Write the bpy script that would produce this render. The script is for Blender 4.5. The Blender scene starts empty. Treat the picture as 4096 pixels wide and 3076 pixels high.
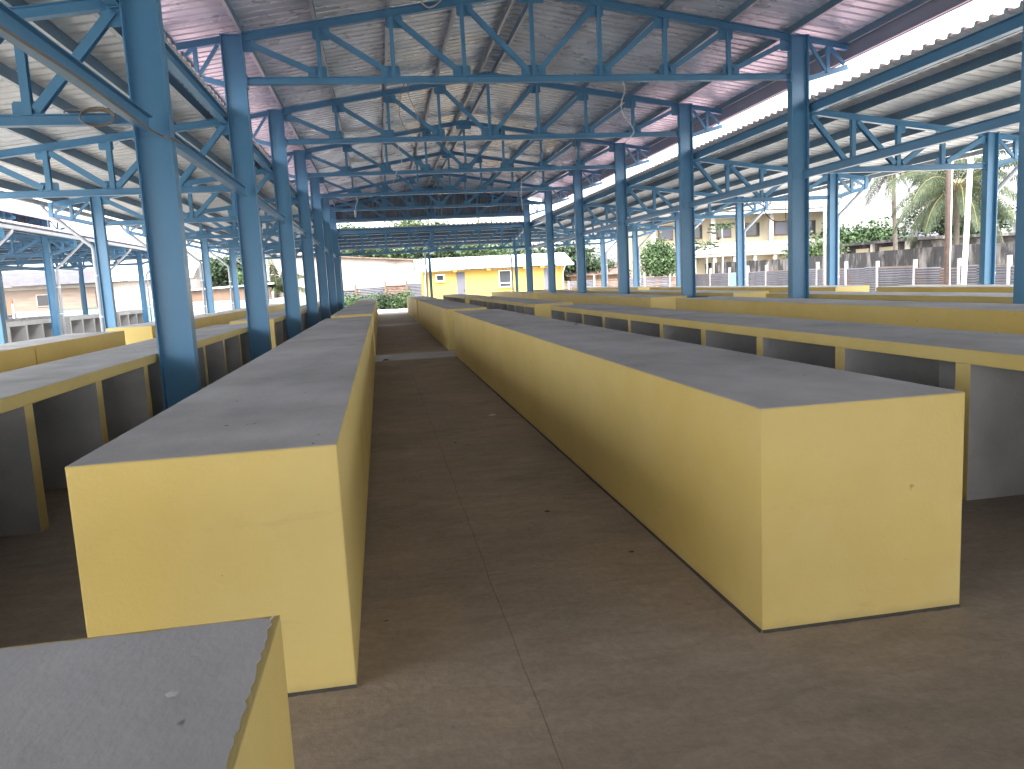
import bpy, bmesh, math, random
from mathutils import Vector, Matrix, noise
random.seed(7)
S = bpy.context.scene
COL = S.collection
PI = math.pi

# ------------------------------------------------------------------ camera
cam_d = bpy.data.cameras.new("camera"); cam = bpy.data.objects.new("camera", cam_d); COL.objects.link(cam)
yaw, pitch, roll = 0.1629, 0.1338, -0.0516
cy, sy, cp, sp, cr, sr = math.cos(yaw), math.sin(yaw), math.cos(pitch), math.sin(pitch), math.cos(roll), math.sin(roll)
fwd = Vector((sy*cp, cy*cp, -sp)); rgt = Vector((cy, -sy, 0)); upv = rgt.cross(fwd)
r2 = cr*rgt + sr*upv; u2 = -sr*rgt + cr*upv
M = Matrix(((r2.x, u2.x, -fwd.x), (r2.y, u2.y, -fwd.y), (r2.z, u2.z, -fwd.z)))
cam.matrix_world = Matrix.Translation((0, 0, 1.55)) @ M.to_4x4()
cam_d.sensor_fit = 'HORIZONTAL'; cam_d.sensor_width = 36; cam_d.lens = 36*3068.7/4096
cam_d.clip_start = 0.05; cam_d.clip_end = 1500
S.camera = cam

# ------------------------------------------------------------------ world, sun, exposure
SUN_EL, SUN_AZ = math.radians(52), math.radians(190)      # azimuth from +Y, clockwise seen from above
w = bpy.data.worlds.new("World"); S.world = w; w.use_nodes = True
nt = w.node_tree; bg = nt.nodes['Background']
sky = nt.nodes.new('ShaderNodeTexSky'); sky.sky_type = 'NISHITA'; sky.sun_disc = False
sky.sun_elevation = SUN_EL; sky.sun_rotation = SUN_AZ; sky.dust_density = 4.0; sky.air_density = 1.0; sky.ozone_density = 1.0
hs = nt.nodes.new('ShaderNodeHueSaturation'); hs.inputs['Saturation'].default_value = 0.2
nt.links.new(sky.outputs[0], hs.inputs['Color']); nt.links.new(hs.outputs[0], bg.inputs[0])
bg.inputs[1].default_value = 0.15
sun_d = bpy.data.lights.new("sun", 'SUN'); sun_d.energy = 0.6; sun_d.angle = math.radians(14); sun_d.color = (1, 0.965, 0.91)
sun = bpy.data.objects.new("sun", sun_d); COL.objects.link(sun)
sd = Vector((math.sin(SUN_AZ)*math.cos(SUN_EL), math.cos(SUN_AZ)*math.cos(SUN_EL), math.sin(SUN_EL)))
sun.rotation_euler = sd.to_track_quat('Z', 'Y').to_euler()
S.view_settings.view_transform = 'Standard'; S.view_settings.look = 'None'; S.view_settings.gamma = 1
S.view_settings.exposure = 3.1
S.render.engine = 'CYCLES'
S.cycles.use_denoising = True
S.cycles.max_bounces = 8; S.cycles.diffuse_bounces = 5; S.cycles.glossy_bounces = 3
S.cycles.sample_clamp_indirect = 6
S.render.film_transparent = False

# ------------------------------------------------------------------ materials
def mat(name, color, rough=0.8, metal=0.0, spec=0.5, var=0.0, vscale=3.0, c2=None, c2scale=1.2, c2lo=0.5, c2hi=0.62,
        bump=0.0, bscale=60, stretch=(1, 1, 1), speck=None, bevel=0.0, detail=6, rvar=0.0):
    m = bpy.data.materials.new(name); m.use_nodes = True
    n = m.node_tree; L = n.links; b = n.nodes['Principled BSDF']
    b.inputs['Roughness'].default_value = rough; b.inputs['Metallic'].default_value = metal
    b.inputs['Specular IOR Level'].default_value = spec
    b.inputs['Base Color'].default_value = (*color, 1)
    tc = n.nodes.new('ShaderNodeTexCoord'); mp = n.nodes.new('ShaderNodeMapping')
    geo = n.nodes.new('ShaderNodeNewGeometry')
    L.new(geo.outputs['Position'], mp.inputs[0]); mp.inputs['Scale'].default_value = stretch
    def nz(scale, det=detail, rg=0.6):
        t = n.nodes.new('ShaderNodeTexNoise'); t.inputs['Scale'].default_value = scale
        t.inputs['Detail'].default_value = det; t.inputs['Roughness'].default_value = rg
        L.new(mp.outputs[0], t.inputs['Vector']); return t
    out = None
    if var or c2 or speck:
        rgb = n.nodes.new('ShaderNodeRGB'); rgb.outputs[0].default_value = (*color, 1); out = rgb.outputs[0]
    if c2:
        t = nz(c2scale); r = n.nodes.new('ShaderNodeMapRange'); r.inputs[1].default_value = c2lo; r.inputs[2].default_value = c2hi
        L.new(t.outputs['Fac'], r.inputs[0]); mx = n.nodes.new('ShaderNodeMix'); mx.data_type = 'RGBA'
        L.new(r.outputs[0], mx.inputs['Factor']); L.new(out, mx.inputs[6]); mx.inputs[7].default_value = (*c2, 1); out = mx.outputs[2]
    if var:
        t = nz(vscale); r = n.nodes.new('ShaderNodeMapRange'); r.inputs[1].default_value = 0.25; r.inputs[2].default_value = 0.75
        r.inputs[3].default_value = 1-var; r.inputs[4].default_value = 1+var; L.new(t.outputs['Fac'], r.inputs[0])
        mx = n.nodes.new('ShaderNodeMix'); mx.data_type = 'RGBA'; mx.blend_type = 'MULTIPLY'; mx.inputs['Factor'].default_value = 1
        L.new(out, mx.inputs[6]); L.new(r.outputs[0], mx.inputs[7]); out = mx.outputs[2]
    if speck:
        sc, lo, hi, sc_col = speck
        t = nz(sc, 2, 0.5); r = n.nodes.new('ShaderNodeMapRange'); r.inputs[1].default_value = lo; r.inputs[2].default_value = hi
        L.new(t.outputs['Fac'], r.inputs[0]); mx = n.nodes.new('ShaderNodeMix'); mx.data_type = 'RGBA'
        L.new(r.outputs[0], mx.inputs['Factor']); L.new(out, mx.inputs[6]); mx.inputs[7].default_value = (*sc_col, 1); out = mx.outputs[2]
    if out: L.new(out, b.inputs['Base Color'])
    if rvar:
        t = nz(2.3); r = n.nodes.new('ShaderNodeMapRange'); r.inputs[1].default_value = .3; r.inputs[2].default_value = .7
        r.inputs[3].default_value = rough-rvar; r.inputs[4].default_value = rough+rvar
        L.new(t.outputs['Fac'], r.inputs[0]); L.new(r.outputs[0], b.inputs['Roughness'])
    nrm = None
    if bevel:
        bv = n.nodes.new('ShaderNodeBevel'); bv.samples = 4; bv.inputs[0].default_value = bevel; nrm = bv.outputs[0]
    if bump:
        t = nz(bscale, 4); bp = n.nodes.new('ShaderNodeBump'); bp.inputs['Strength'].default_value = bump; bp.inputs['Distance'].default_value = 0.02
        L.new(t.outputs['Fac'], bp.inputs['Height'])
        if nrm: L.new(nrm, bp.inputs['Normal'])
        nrm = bp.outputs[0]
    if nrm: L.new(nrm, b.inputs['Normal'])
    return m

def floor_mat():
    m = mat("floor_dusty_concrete", (0.335, 0.28, 0.225), 0.85, var=0.12, vscale=1.1, c2=(0.385, 0.305, 0.23), c2scale=0.55, c2lo=.42, c2hi=.66,
            bump=0.25, bscale=28, speck=(9.0, .75, .79, (0.13, 0.09, 0.07)), spec=0.15)
    n = m.node_tree; L = n.links; b = n.nodes['Principled BSDF']
    src = b.inputs['Base Color'].links[0].from_socket
    geo = n.nodes.new('ShaderNodeNewGeometry'); sep = n.nodes.new('ShaderNodeSeparateXYZ'); L.new(geo.outputs['Position'], sep.inputs[0])
    # second layer: trowel sweeps and brown scuffs, stretched across the aisle
    mp = n.nodes.new('ShaderNodeMapping'); mp.inputs['Scale'].default_value = (1.0, 2.6, 1); mp.inputs['Rotation'].default_value = (0, 0, 0.3); L.new(geo.outputs['Position'], mp.inputs[0])
    t = n.nodes.new('ShaderNodeTexNoise'); t.inputs['Scale'].default_value = 3.2; t.inputs['Detail'].default_value = 8; t.inputs['Roughness'].default_value = .7
    t.inputs['Distortion'].default_value = .8
    L.new(mp.outputs[0], t.inputs['Vector'])
    r = n.nodes.new('ShaderNodeMapRange'); r.inputs[1].default_value = .34; r.inputs[2].default_value = .7; r.inputs[3].default_value = .86; r.inputs[4].default_value = 1.14
    L.new(t.outputs['Fac'], r.inputs[0])
    mx = n.nodes.new('ShaderNodeMix'); mx.data_type = 'RGBA'; mx.blend_type = 'MULTIPLY'; mx.inputs['Factor'].default_value = 1
    L.new(src, mx.inputs[6]); L.new(r.outputs[0], mx.inputs[7])
    # fine grit and ground-in dirt
    t3 = n.nodes.new('ShaderNodeTexNoise'); t3.inputs['Scale'].default_value = 24; t3.inputs['Detail'].default_value = 8; t3.inputs['Roughness'].default_value = .8
    L.new(geo.outputs['Position'], t3.inputs['Vector'])
    r3 = n.nodes.new('ShaderNodeMapRange'); r3.inputs[1].default_value = .36; r3.inputs[2].default_value = .62; r3.inputs[3].default_value = .86; r3.inputs[4].default_value = 1.06
    L.new(t3.outputs['Fac'], r3.inputs[0])
    mg = n.nodes.new('ShaderNodeMix'); mg.data_type = 'RGBA'; mg.blend_type = 'MULTIPLY'; mg.inputs['Factor'].default_value = 1
    L.new(mx.outputs[2], mg.inputs[6]); L.new(r3.outputs[0], mg.inputs[7]); mx = mg
    # saw-cut joint lines: one along the aisle at x = .47, a cross joint every 3.3 m
    def line(sock, at, wdt, jit=0.012):
        jn = n.nodes.new('ShaderNodeTexNoise'); jn.inputs['Scale'].default_value = 1.5; L.new(geo.outputs['Position'], jn.inputs['Vector'])
        a = n.nodes.new('ShaderNodeMath'); a.operation = 'MULTIPLY_ADD'; L.new(jn.outputs['Fac'], a.inputs[0]); a.inputs[1].default_value = jit; L.new(sock, a.inputs[2])
        c = n.nodes.new('ShaderNodeMath'); c.operation = 'COMPARE'; L.new(a.outputs[0], c.inputs[0]); c.inputs[1].default_value = at; c.inputs[2].default_value = wdt
        return c.outputs[0]
    l1 = line(sep.outputs[0], .478, .0028, .03)
    md = n.nodes.new('ShaderNodeMath'); md.operation = 'FLOORED_MODULO'; L.new(sep.outputs[1], md.inputs[0]); md.inputs[1].default_value = 3.31
    l2 = line(md.outputs[0], 1.57, .003, .02)
    ad = n.nodes.new('ShaderNodeMath'); ad.operation = 'MULTIPLY_ADD'; L.new(l2, ad.inputs[0]); ad.inputs[1].default_value = .35; L.new(l1, ad.inputs[2])
    ml = n.nodes.new('ShaderNodeMath'); ml.operation = 'MULTIPLY'; L.new(ad.outputs[0], ml.inputs[0]); ml.inputs[1].default_value = .38
    mx2 = n.nodes.new('ShaderNodeMix'); mx2.data_type = 'RGBA'; L.new(ml.outputs[0], mx2.inputs['Factor']); L.new(mx.outputs[2], mx2.inputs[6]); mx2.inputs[7].default_value = (.05, .04, .035, 1)
    L.new(mx2.outputs[2], b.inputs['Base Color'])
    return m

STEEL = mat("blue_painted_steel", (0.085, 0.245, 0.42), 0.33, var=0.06, vscale=1.0, rvar=.03, detail=3)
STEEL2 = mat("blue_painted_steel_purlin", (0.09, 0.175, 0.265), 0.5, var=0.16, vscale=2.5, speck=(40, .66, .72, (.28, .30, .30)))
PALEGREY = mat("pale_grey_channel", (0.52, 0.56, 0.58), 0.45, metal=.3, var=0.15, vscale=3)
PIPE = mat("grey_plastic_pipe", (0.42, 0.44, 0.47), 0.4, var=0.05)
CLIP = mat("white_clip", (0.75, 0.77, 0.78), 0.5)
YEL = mat("yellow_painted_render", (0.66, 0.515, 0.195), 0.6, spec=.35, var=0.045, vscale=1.7, bump=0.10, bscale=45, bevel=0.012,
          c2=(0.63, 0.47, 0.145), c2scale=.9, c2lo=.45, c2hi=.7, speck=(13, .77, .80, (.42, .29, .09)))
YELH = mat("yellow_house_paint", (0.46, 0.29, 0.065), 0.7, var=0.05, vscale=1.0)
CEM = mat("cement_screed_top", (0.49, 0.478, 0.475), 0.8, var=0.24, vscale=1.6, c2=(0.37, 0.358, 0.352), c2scale=1.0, c2lo=.45, c2hi=.7,
          bump=0.12, bscale=45, stretch=(1, .7, 1), speck=(16, .74, .78, (.05, .045, .045)), spec=.4)
CEMI = mat("bare_cement_inside", (0.43, 0.43, 0.435), 0.85, var=0.16, vscale=2.5, c2=(0.50, 0.495, 0.49), c2scale=1.5, c2lo=.5, c2hi=.7, bump=.15, bscale=30)
CEML = mat("pale_cement", (0.42, 0.41, 0.40), 0.85, var=0.15, vscale=2.5, bump=.15, bscale=25)
def grime(m, lo, hi, col, amt):
    n = m.node_tree; L = n.links; b = n.nodes['Principled BSDF']; src = b.inputs['Base Color'].links[0].from_socket
    geo = n.nodes.new('ShaderNodeNewGeometry'); sep = n.nodes.new('ShaderNodeSeparateXYZ'); L.new(geo.outputs['Position'], sep.inputs[0])
    t = n.nodes.new('ShaderNodeTexNoise'); t.inputs['Scale'].default_value = 5; t.inputs['Detail'].default_value = 7; t.inputs['Roughness'].default_value = .7; L.new(geo.outputs['Position'], t.inputs['Vector'])
    a = n.nodes.new('ShaderNodeMath'); a.operation = 'MULTIPLY_ADD'; L.new(t.outputs['Fac'], a.inputs[0]); a.inputs[1].default_value = -.10; L.new(sep.outputs[2], a.inputs[2])
    r = n.nodes.new('ShaderNodeMapRange'); r.inputs[1].default_value = lo-.05; r.inputs[2].default_value = hi-.05; r.inputs[3].default_value = amt; r.inputs[4].default_value = 0; L.new(a.outputs[0], r.inputs[0])
    mp = n.nodes.new('ShaderNodeMapping'); mp.inputs['Scale'].default_value = (1, 1, 4); L.new(geo.outputs['Position'], mp.inputs[0])
    t2 = n.nodes.new('ShaderNodeTexNoise'); t2.inputs['Scale'].default_value = 2.6; t2.inputs['Detail'].default_value = 9; t2.inputs['Roughness'].default_value = .75; L.new(mp.outputs[0], t2.inputs['Vector'])
    r2_ = n.nodes.new('ShaderNodeMapRange'); r2_.inputs[1].default_value = .60; r2_.inputs[2].default_value = .75; r2_.inputs[3].default_value = 0; r2_.inputs[4].default_value = .22; L.new(t2.outputs['Fac'], r2_.inputs[0])
    mm = n.nodes.new('ShaderNodeMath'); mm.operation = 'MAXIMUM'; L.new(r.outputs[0], mm.inputs[0]); L.new(r2_.outputs[0], mm.inputs[1])
    mx = n.nodes.new('ShaderNodeMix'); mx.data_type = 'RGBA'; L.new(mm.outputs[0], mx.inputs['Factor']); L.new(src, mx.inputs[6]); mx.inputs[7].default_value = (*col, 1); L.new(mx.outputs[2], b.inputs['Base Color'])
grime(YEL, -.01, .05, (.36, .27, .13), .55)
FLOOR = floor_mat()
WALK = mat("pale_walkway_cement_and_daylight", (0.36, 0.34, 0.33), 0.8, var=.18, vscale=1.5, bump=.15)
GRND = mat("pale_yard_ground", (0.48, 0.45, 0.41), 0.95, var=.25, vscale=.4, c2=(0.30, 0.25, 0.19), c2scale=.12, c2lo=.5, c2hi=.6)
def sheet_mat(name, c, c2, rough=.30, metal=.3):
    return mat(name, c, rough, metal=metal, var=.10, vscale=.45, c2=c2, c2scale=.35, c2lo=.42, c2hi=.6, rvar=.08, stretch=(.5, 1.2, 1), detail=3)
SHEET = sheet_mat("roof_sheet_underside", (0.66, 0.73, 0.81), (0.57, 0.62, 0.69))
SHEETL = sheet_mat("lean_roof_sheet_underside", (0.82, 0.86, 0.90), (0.75, 0.78, 0.80), .5, .05)
RED = mat("faded_red_roof_paint", (0.43, 0.285, 0.30), 0.5, var=.1, vscale=.6, c2=(.46, .33, .345), c2scale=.4)
LIL = mat("fascia_inside_metal", (0.25, 0.27, 0.35), 0.45, metal=.2, var=.08, vscale=.7)
CLAD = mat("gable_cladding_metal", (0.17, 0.205, 0.25), 0.5, metal=.2, var=.12, vscale=.8)
CABLE = mat("tan_cable", (0.20, 0.18, 0.155), 0.6)
CABLEW = mat("pale_cable", (0.5, 0.5, 0.5), 0.6)
CABLEB = mat("black_cable", (0.02, 0.02, 0.022), 0.5)
WHITE = mat("white_paint", (0.78, 0.78, 0.76), 0.6, var=.05)
GLASS = mat("dark_window_glass", (0.03, 0.035, 0.04), 0.12, spec=.8)
DOOR = mat("grey_door_metal", (0.10, 0.10, 0.125), 0.5, var=.1, vscale=1.5)
ZINC = mat("pale_zinc_roof", (0.66, 0.68, 0.70), 0.4, metal=.3, var=.06)
CREAM = mat("cream_stained_render", (0.36, 0.32, 0.23), 0.85, var=.18, vscale=.8, c2=(.30, .22, .12), c2scale=.5, c2lo=.55, c2hi=.75, stretch=(1, 1, .3))
CONCW = mat("weathered_white_concrete", (0.28, 0.265, 0.24), 0.85, var=.2, vscale=1.2, c2=(.22, .19, .16), c2scale=.8, c2lo=.56, c2hi=.72)
PLAST = mat("whitewashed_wall", (0.36, 0.32, 0.285), 0.9, var=.10, vscale=.8, c2=(.12, .08, .06), c2scale=.6, c2lo=.54, c2hi=.76)
MOULD = mat("mouldy_black_wall", (0.026, 0.025, 0.026), 0.95, var=.35, vscale=1.6, c2=(.15, .14, .135), c2scale=1.1, c2lo=.50, c2hi=.66, stretch=(1, 1.3, .4), bump=.3, bscale=6)
TIN = mat("weathered_tin", (0.085, 0.085, 0.10), 0.6, metal=.3, var=.3, vscale=1.5, c2=(.12, .075, .055), c2scale=.7, c2lo=.54, c2hi=.7, stretch=(1, 1, .4))
TINR = mat("rusty_tin", (0.15, 0.105, 0.085), 0.75, metal=.2, var=.3, vscale=1.5, c2=(.10, .05, .035), c2scale=1.0, c2lo=.5, c2hi=.65)
TINM = mat("mint_painted_tin", (0.17, 0.32, 0.30), 0.6, var=.12)
TINW = mat("white_painted_tin", (0.24, 0.25, 0.25), 0.6, var=.12, c2=(.20, .14, .11), c2scale=1., c2lo=.58, c2hi=.7)
POST = mat("white_concrete_post", (0.25, 0.245, 0.25), 0.9, var=.15)
WOOD = mat("brown_weathered_wood", (0.13, 0.085, 0.055), 0.85, var=.3, vscale=3, stretch=(6, 6, .5))
PLANK = mat("pale_weathered_planks", (0.16, 0.125, 0.10), 0.9, var=.25, vscale=1.5, stretch=(.4, .4, 5))
BROWN = mat("earth_brown_wall", (0.13, 0.085, 0.06), 0.9, var=.12)
ORANGE = mat("orange_gable_paint", (0.28, 0.145, 0.06), 0.9, var=.1)
BARK = mat("grey_brown_bark", (0.16, 0.13, 0.10), 0.95, var=.3, vscale=5)
PBARK = mat("palm_trunk_bark", (0.10, 0.085, 0.07), 0.95, var=.35, vscale=9, stretch=(.3, .3, 3))
def leaf(name, c, c2, sc=.9): 
    m = mat(name, c, .6, var=.3, vscale=2.2, c2=c2, c2scale=sc, c2lo=.42, c2hi=.62, spec=.3)
    b = m.node_tree.nodes['Principled BSDF']; return m
LEAF_D = leaf("dark_leaves", (0.020, 0.038, 0.019), (0.038, 0.065, 0.027))
LEAF_M = leaf("mid_green_leaves", (0.032, 0.062, 0.023), (0.055, 0.092, 0.034))
LEAF_L = leaf("light_green_leaves", (0.062, 0.098, 0.032), (0.038, 0.066, 0.025))
PALM_L = leaf("palm_leaflets", (0.026, 0.040, 0.019), (0.046, 0.060, 0.028), 1.5)
PALM_D = mat("dry_palm_leaves", (0.055, 0.04, 0.03), .8, var=.3)
RACH = mat("yellow_green_rachis", (0.15, 0.135, 0.045), .6)
NUT = mat("orange_coconut_husk", (0.25, 0.13, 0.04), .6, var=.3)
RUST = mat("rusty_steel_pole", (0.07, 0.047, 0.038), .8, var=.35, vscale=6)
PAPER = mat("white_paper_scrap", (.6, .58, .55), .9)
DRY = mat("dry_brown_leaf", (.07, .04, .025), .9)

# ------------------------------------------------------------------ mesh helpers
class MB:
    def __init__(s): s.v = []; s.f = []; s.m = []
    def poly(s, pts, mi=0):
        n = len(s.v); s.v += [tuple(p) for p in pts]; s.f.append(tuple(range(n, n+len(pts)))); s.m.append(mi)
    def box(s, x0, x1, y0, y1, z0, z1, mi=0, mats=None):
        n = len(s.v)
        s.v += [(x0, y0, z0), (x1, y0, z0), (x1, y1, z0), (x0, y1, z0), (x0, y0, z1), (x1, y0, z1), (x1, y1, z1), (x0, y1, z1)]
        q = [(0, 3, 2, 1), (4, 5, 6, 7), (0, 1, 5, 4), (1, 2, 6, 5), (2, 3, 7, 6), (3, 0, 4, 7)]   # -z +z -y +x +y -x
        s.f += [tuple(n+i for i in a) for a in q]; s.m += (mats or [mi]*6)
        return s
    def extrude(s, prof, p0, p1, xa, ya, mi=0, closed=True, caps=True):
        """sweep a 2D outline (list of (a,b)) from p0 to p1; a along xa, b along ya"""
        p0, p1, xa, ya = Vector(p0), Vector(p1), Vector(xa), Vector(ya)
        n = len(s.v); k = len(prof)
        for p in (p0, p1):
            for a, b in prof: s.v.append(tuple(p + xa*a + ya*b))
        for i in range(k if closed else k-1):
            j = (i+1) % k; s.f.append((n+i, n+j, n+k+j, n+k+i)); s.m.append(mi)
        if caps and closed: s.f.append(tuple(n+i for i in range(k-1, -1, -1))); s.f.append(tuple(n+k+i for i in range(k))); s.m += [mi, mi]
        return s
    def bar(s, p0, p1, w, h, up=(0, 0, 1), mi=0):
        d = (Vector(p1)-Vector(p0)).normalized(); x = d.cross(Vector(up))
        if x.length < 1e-4: x = d.cross(Vector((0, 1, 0)))
        x.normalize(); y = x.cross(d).normalized()
        return s.extrude([(-w/2, -h/2), (w/2, -h/2), (w/2, h/2), (-w/2, h/2)], p0, p1, x, y, mi)
    def ibeam(s, p0, p1, h, wd, t=.010, tw=.008, up=(0, 0, 1), mi=0):
        d = (Vector(p1)-Vector(p0)).normalized(); x = d.cross(Vector(up)).normalized(); y = x.cross(d).normalized()
        a, b = wd/2, h/2
        pr = [(-a, -b), (a, -b), (a, -b+t), (tw/2, -b+t), (tw/2, b-t), (a, b-t), (a, b), (-a, b), (-a, b-t), (-tw/2, b-t), (-tw/2, -b+t), (-a, -b+t)]
        return s.extrude(pr, p0, p1, x, y, mi)
    def zed(s, p0, p1, h, wd, side=1, t=.005, up=(0, 0, 1), mi=0):
        d = (Vector(p1)-Vector(p0)).normalized(); x = d.cross(Vector(up)).normalized()*side; y = Vector(up)
        pr = [(0, 0), (wd, 0), (wd, t), (t, t), (t, h-t), (wd, h-t), (wd, h), (0, h)]
        i0 = len(s.m); s.extrude(pr, p0, p1, x, y, mi)
        s.m[i0] = 1; s.m[i0+4] = 1      # paler grey on the underside of the lower lip, and the inner lip
        return s
    def tube(s, pts, r, n=8, mi=0, r1=None, caps=True):
        pts = [Vector(p) for p in pts]; base = len(s.v); prev = None; K = len(pts)
        for i, p in enumerate(pts):
            d = (pts[min(i+1, K-1)]-pts[max(i-1, 0)]).normalized()
            if prev is None:
                a = d.cross(Vector((0, 0, 1))); 
                if a.length < 1e-3: a = d.cross(Vector((0, 1, 0)))
                a.normalize()
            else: a = (prev - d*prev.dot(d)).normalized()
            b = d.cross(a); prev = a
            rr = r if r1 is None else r + (r1-r)*i/(K-1)
            for j in range(n):
                t = 2*PI*j/n; s.v.append(tuple(p + a*math.cos(t)*rr + b*math.sin(t)*rr))
        for i in range(K-1):
            for j in range(n):
                k = (j+1) % n; s.f.append((base+i*n+j, base+i*n+k, base+(i+1)*n+k, base+(i+1)*n+j)); s.m.append(mi)
        if caps:
            s.f.append(tuple(base+j for j in range(n-1, -1, -1))); s.f.append(tuple(base+(K-1)*n+j for j in range(n))); s.m += [mi, mi]
        return s
    def mesh(s, name, mats):
        me = bpy.data.meshes.new(name); me.from_pydata(s.v, [], s.f)
        for m in (mats if isinstance(mats, (list, tuple)) else [mats]): me.materials.append(m)
        if any(s.m): me.polygons.foreach_set('material_index', s.m)
        me.update(); return me
    def build(s, name, mats, parent=None, smooth=False, shift=None, loc=(0, 0, 0)):
        if shift: s.v = [(a-shift[0], b-shift[1], c-shift[2]) for a, b, c in s.v]
        me = s.mesh(name, mats)
        if smooth: me.polygons.foreach_set('use_smooth', [True]*len(me.polygons))
        o = bpy.data.objects.new(name, me); COL.objects.link(o); o.location = loc
        if parent: o.parent = parent
        return o
def tag(o, label=None, cat=None, group=None, kind=None):
    if label: o['label'] = label
    if cat: o['category'] = cat
    if group: o['group'] = group
    if kind: o['kind'] = kind
    return o
def thing(name, label, cat, loc=(0, 0, 0), rz=0, group=None):
    o = bpy.data.objects.new(name, None); COL.objects.link(o); o.empty_display_size = .3
    o.location = loc; o.rotation_euler = (0, 0, rz); return tag(o, label, cat, group)
def kids(o): return [c for c in list(bpy.data.objects) if c.parent == o]
def copy_tree(o, parent=None, loc=None, rz=None, label=None, children=None):
    c = o.copy(); COL.objects.link(c)
    if parent is not None: c.parent = parent
    if loc is not None: c.location = loc
    if rz is not None: c.rotation_euler = (0, 0, rz)
    if label: c['label'] = label
    for ch in (children if children is not None else kids(o)):
        copy_tree(ch, c)
    return c

# ------------------------------------------------------------------ the setting: ground, slab
b = MB(); b.poly([(-400, -300, -.16), (400, -300, -.16), (400, 700, -.16), (-400, 700, -.16)])
tag(b.build("ground", GRND), kind="structure")
def slab(name, x0, x1, y0, y1, m, z1=0.0, z0=-.15):
    return tag(MB().box(x0, x1, y0, y1, z0, z1).build(name, m), kind="structure")
slab("floor", -7.6, 13.9, -34, 48.4, FLOOR)
slab("neighbouring_floor", -33, -10.9, 4, 48.4, CEML)
slab("yard_paving", -8, 6, 48.45, 60, CEML, z1=-.06, z0=-.155)
for y0, y1 in ((16.52, 18.0), (32.0, 33.3), (45.6, 48.4)):  # farthest strip: its paleness paints in outdoor light reaching the slab
    tag(MB().box(-7.6, 13.9, y0, y1, .0005, .004).build("walkway", WALK), kind="structure")

# ------------------------------------------------------------------ steel hall
P = 5.676; Y1 = 14.47
def YK(k): return Y1 + (k-1)*P
Y6 = YK(6)
def ztop(x): return 6.02 + .16*(5.1-abs(x))            # top of the nave truss chord (x from the hall axis)
def zlean(x): return 4.63 - .132*(abs(x)-5.46)         # top of the lean-to truss chord
NX = [-5.1, -3.83, -2.55, -1.275, 0, 1.275, 2.55, 3.83, 5.1]
LX = [5.46, 6.46, 7.46, 8.47, 9.47]
proto = {}
def dummy():
    o = bpy.data.objects.new("tmp", None); return o

def plate(bm_, cx, cz, w_, h_, cut=.14, y=0, t=.012):
    c = cut*min(w_, h_)
    pr = [(-w_/2+c, -h_/2), (w_/2-c, -h_/2), (w_/2, -h_/2+c), (w_/2, h_/2-c), (w_/2-c, h_/2), (-w_/2+c, h_/2), (-w_/2, h_/2-c), (-w_/2, -h_/2+c)]
    bm_.extrude(pr, (cx, y-t/2, cz), (cx, y+t/2, cz), (1, 0, 0), (0, 0, 1))

def nave_truss():
    b = MB(); zb = 5.16
    b.ibeam((-5.1, 0, zb+.06), (5.1, 0, zb+.06), .12, .11)
    for s in (-1, 1):
        b.ibeam((s*5.1, 0, ztop(5.1)-.07), (0, 0, ztop(0)-.07), .14, .11)
    plate(b, 0, ztop(0)-.16, .5, .26)
    for x in NX[1:-1]:
        s = -1 if x < 0 else 1
        plate(b, x + (-.05 if x < 0 else .05 if x > 0 else 0), zb+.205, .33 if x else .46, .20)
        if x: plate(b, x - s*.06, ztop(x)-.215, .30, .21)
    for s in (-1, 1):
        plate(b, s*5.0, ztop(5.1)-.2, .2, .24); b.box(*sorted((s*5.1, s*5.075)), -.08, .08, 5.1, 5.32)
    t = b.build("roof_truss", STEEL)
    for x in NX[1:-1]:
        v = MB(); v.box(x-.035, x+.035, -.045, -.037, zb+.1, ztop(x)-.13); v.box(x-.035, x+.035, .037, .045, zb+.1, ztop(x)-.13)
        v.box(x-.035, x-.028, -.037, .037, zb+.12, ztop(x)-.14)
        v.build("vertical_strut", STEEL, t)
    for i in range(4):
        for s in (-1, 1):
            xa, xb = s*abs(NX[i]), s*abs(NX[i+1])
            d = MB(); p0 = (xa - s*.12, 0, ztop(xa)-.19); p1 = (xb + s*.09, 0, zb+.2)
            for yy in (-.041, .041): d.bar((p0[0], yy, p0[2]), (p1[0], yy, p1[2]), .008, .09)
            d.bar((p0[0], 0, p0[2]+.0), (p1[0], 0, p1[2]), .072, .007)
            d.build("diagonal_brace", STEEL, t)
    return t
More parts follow.
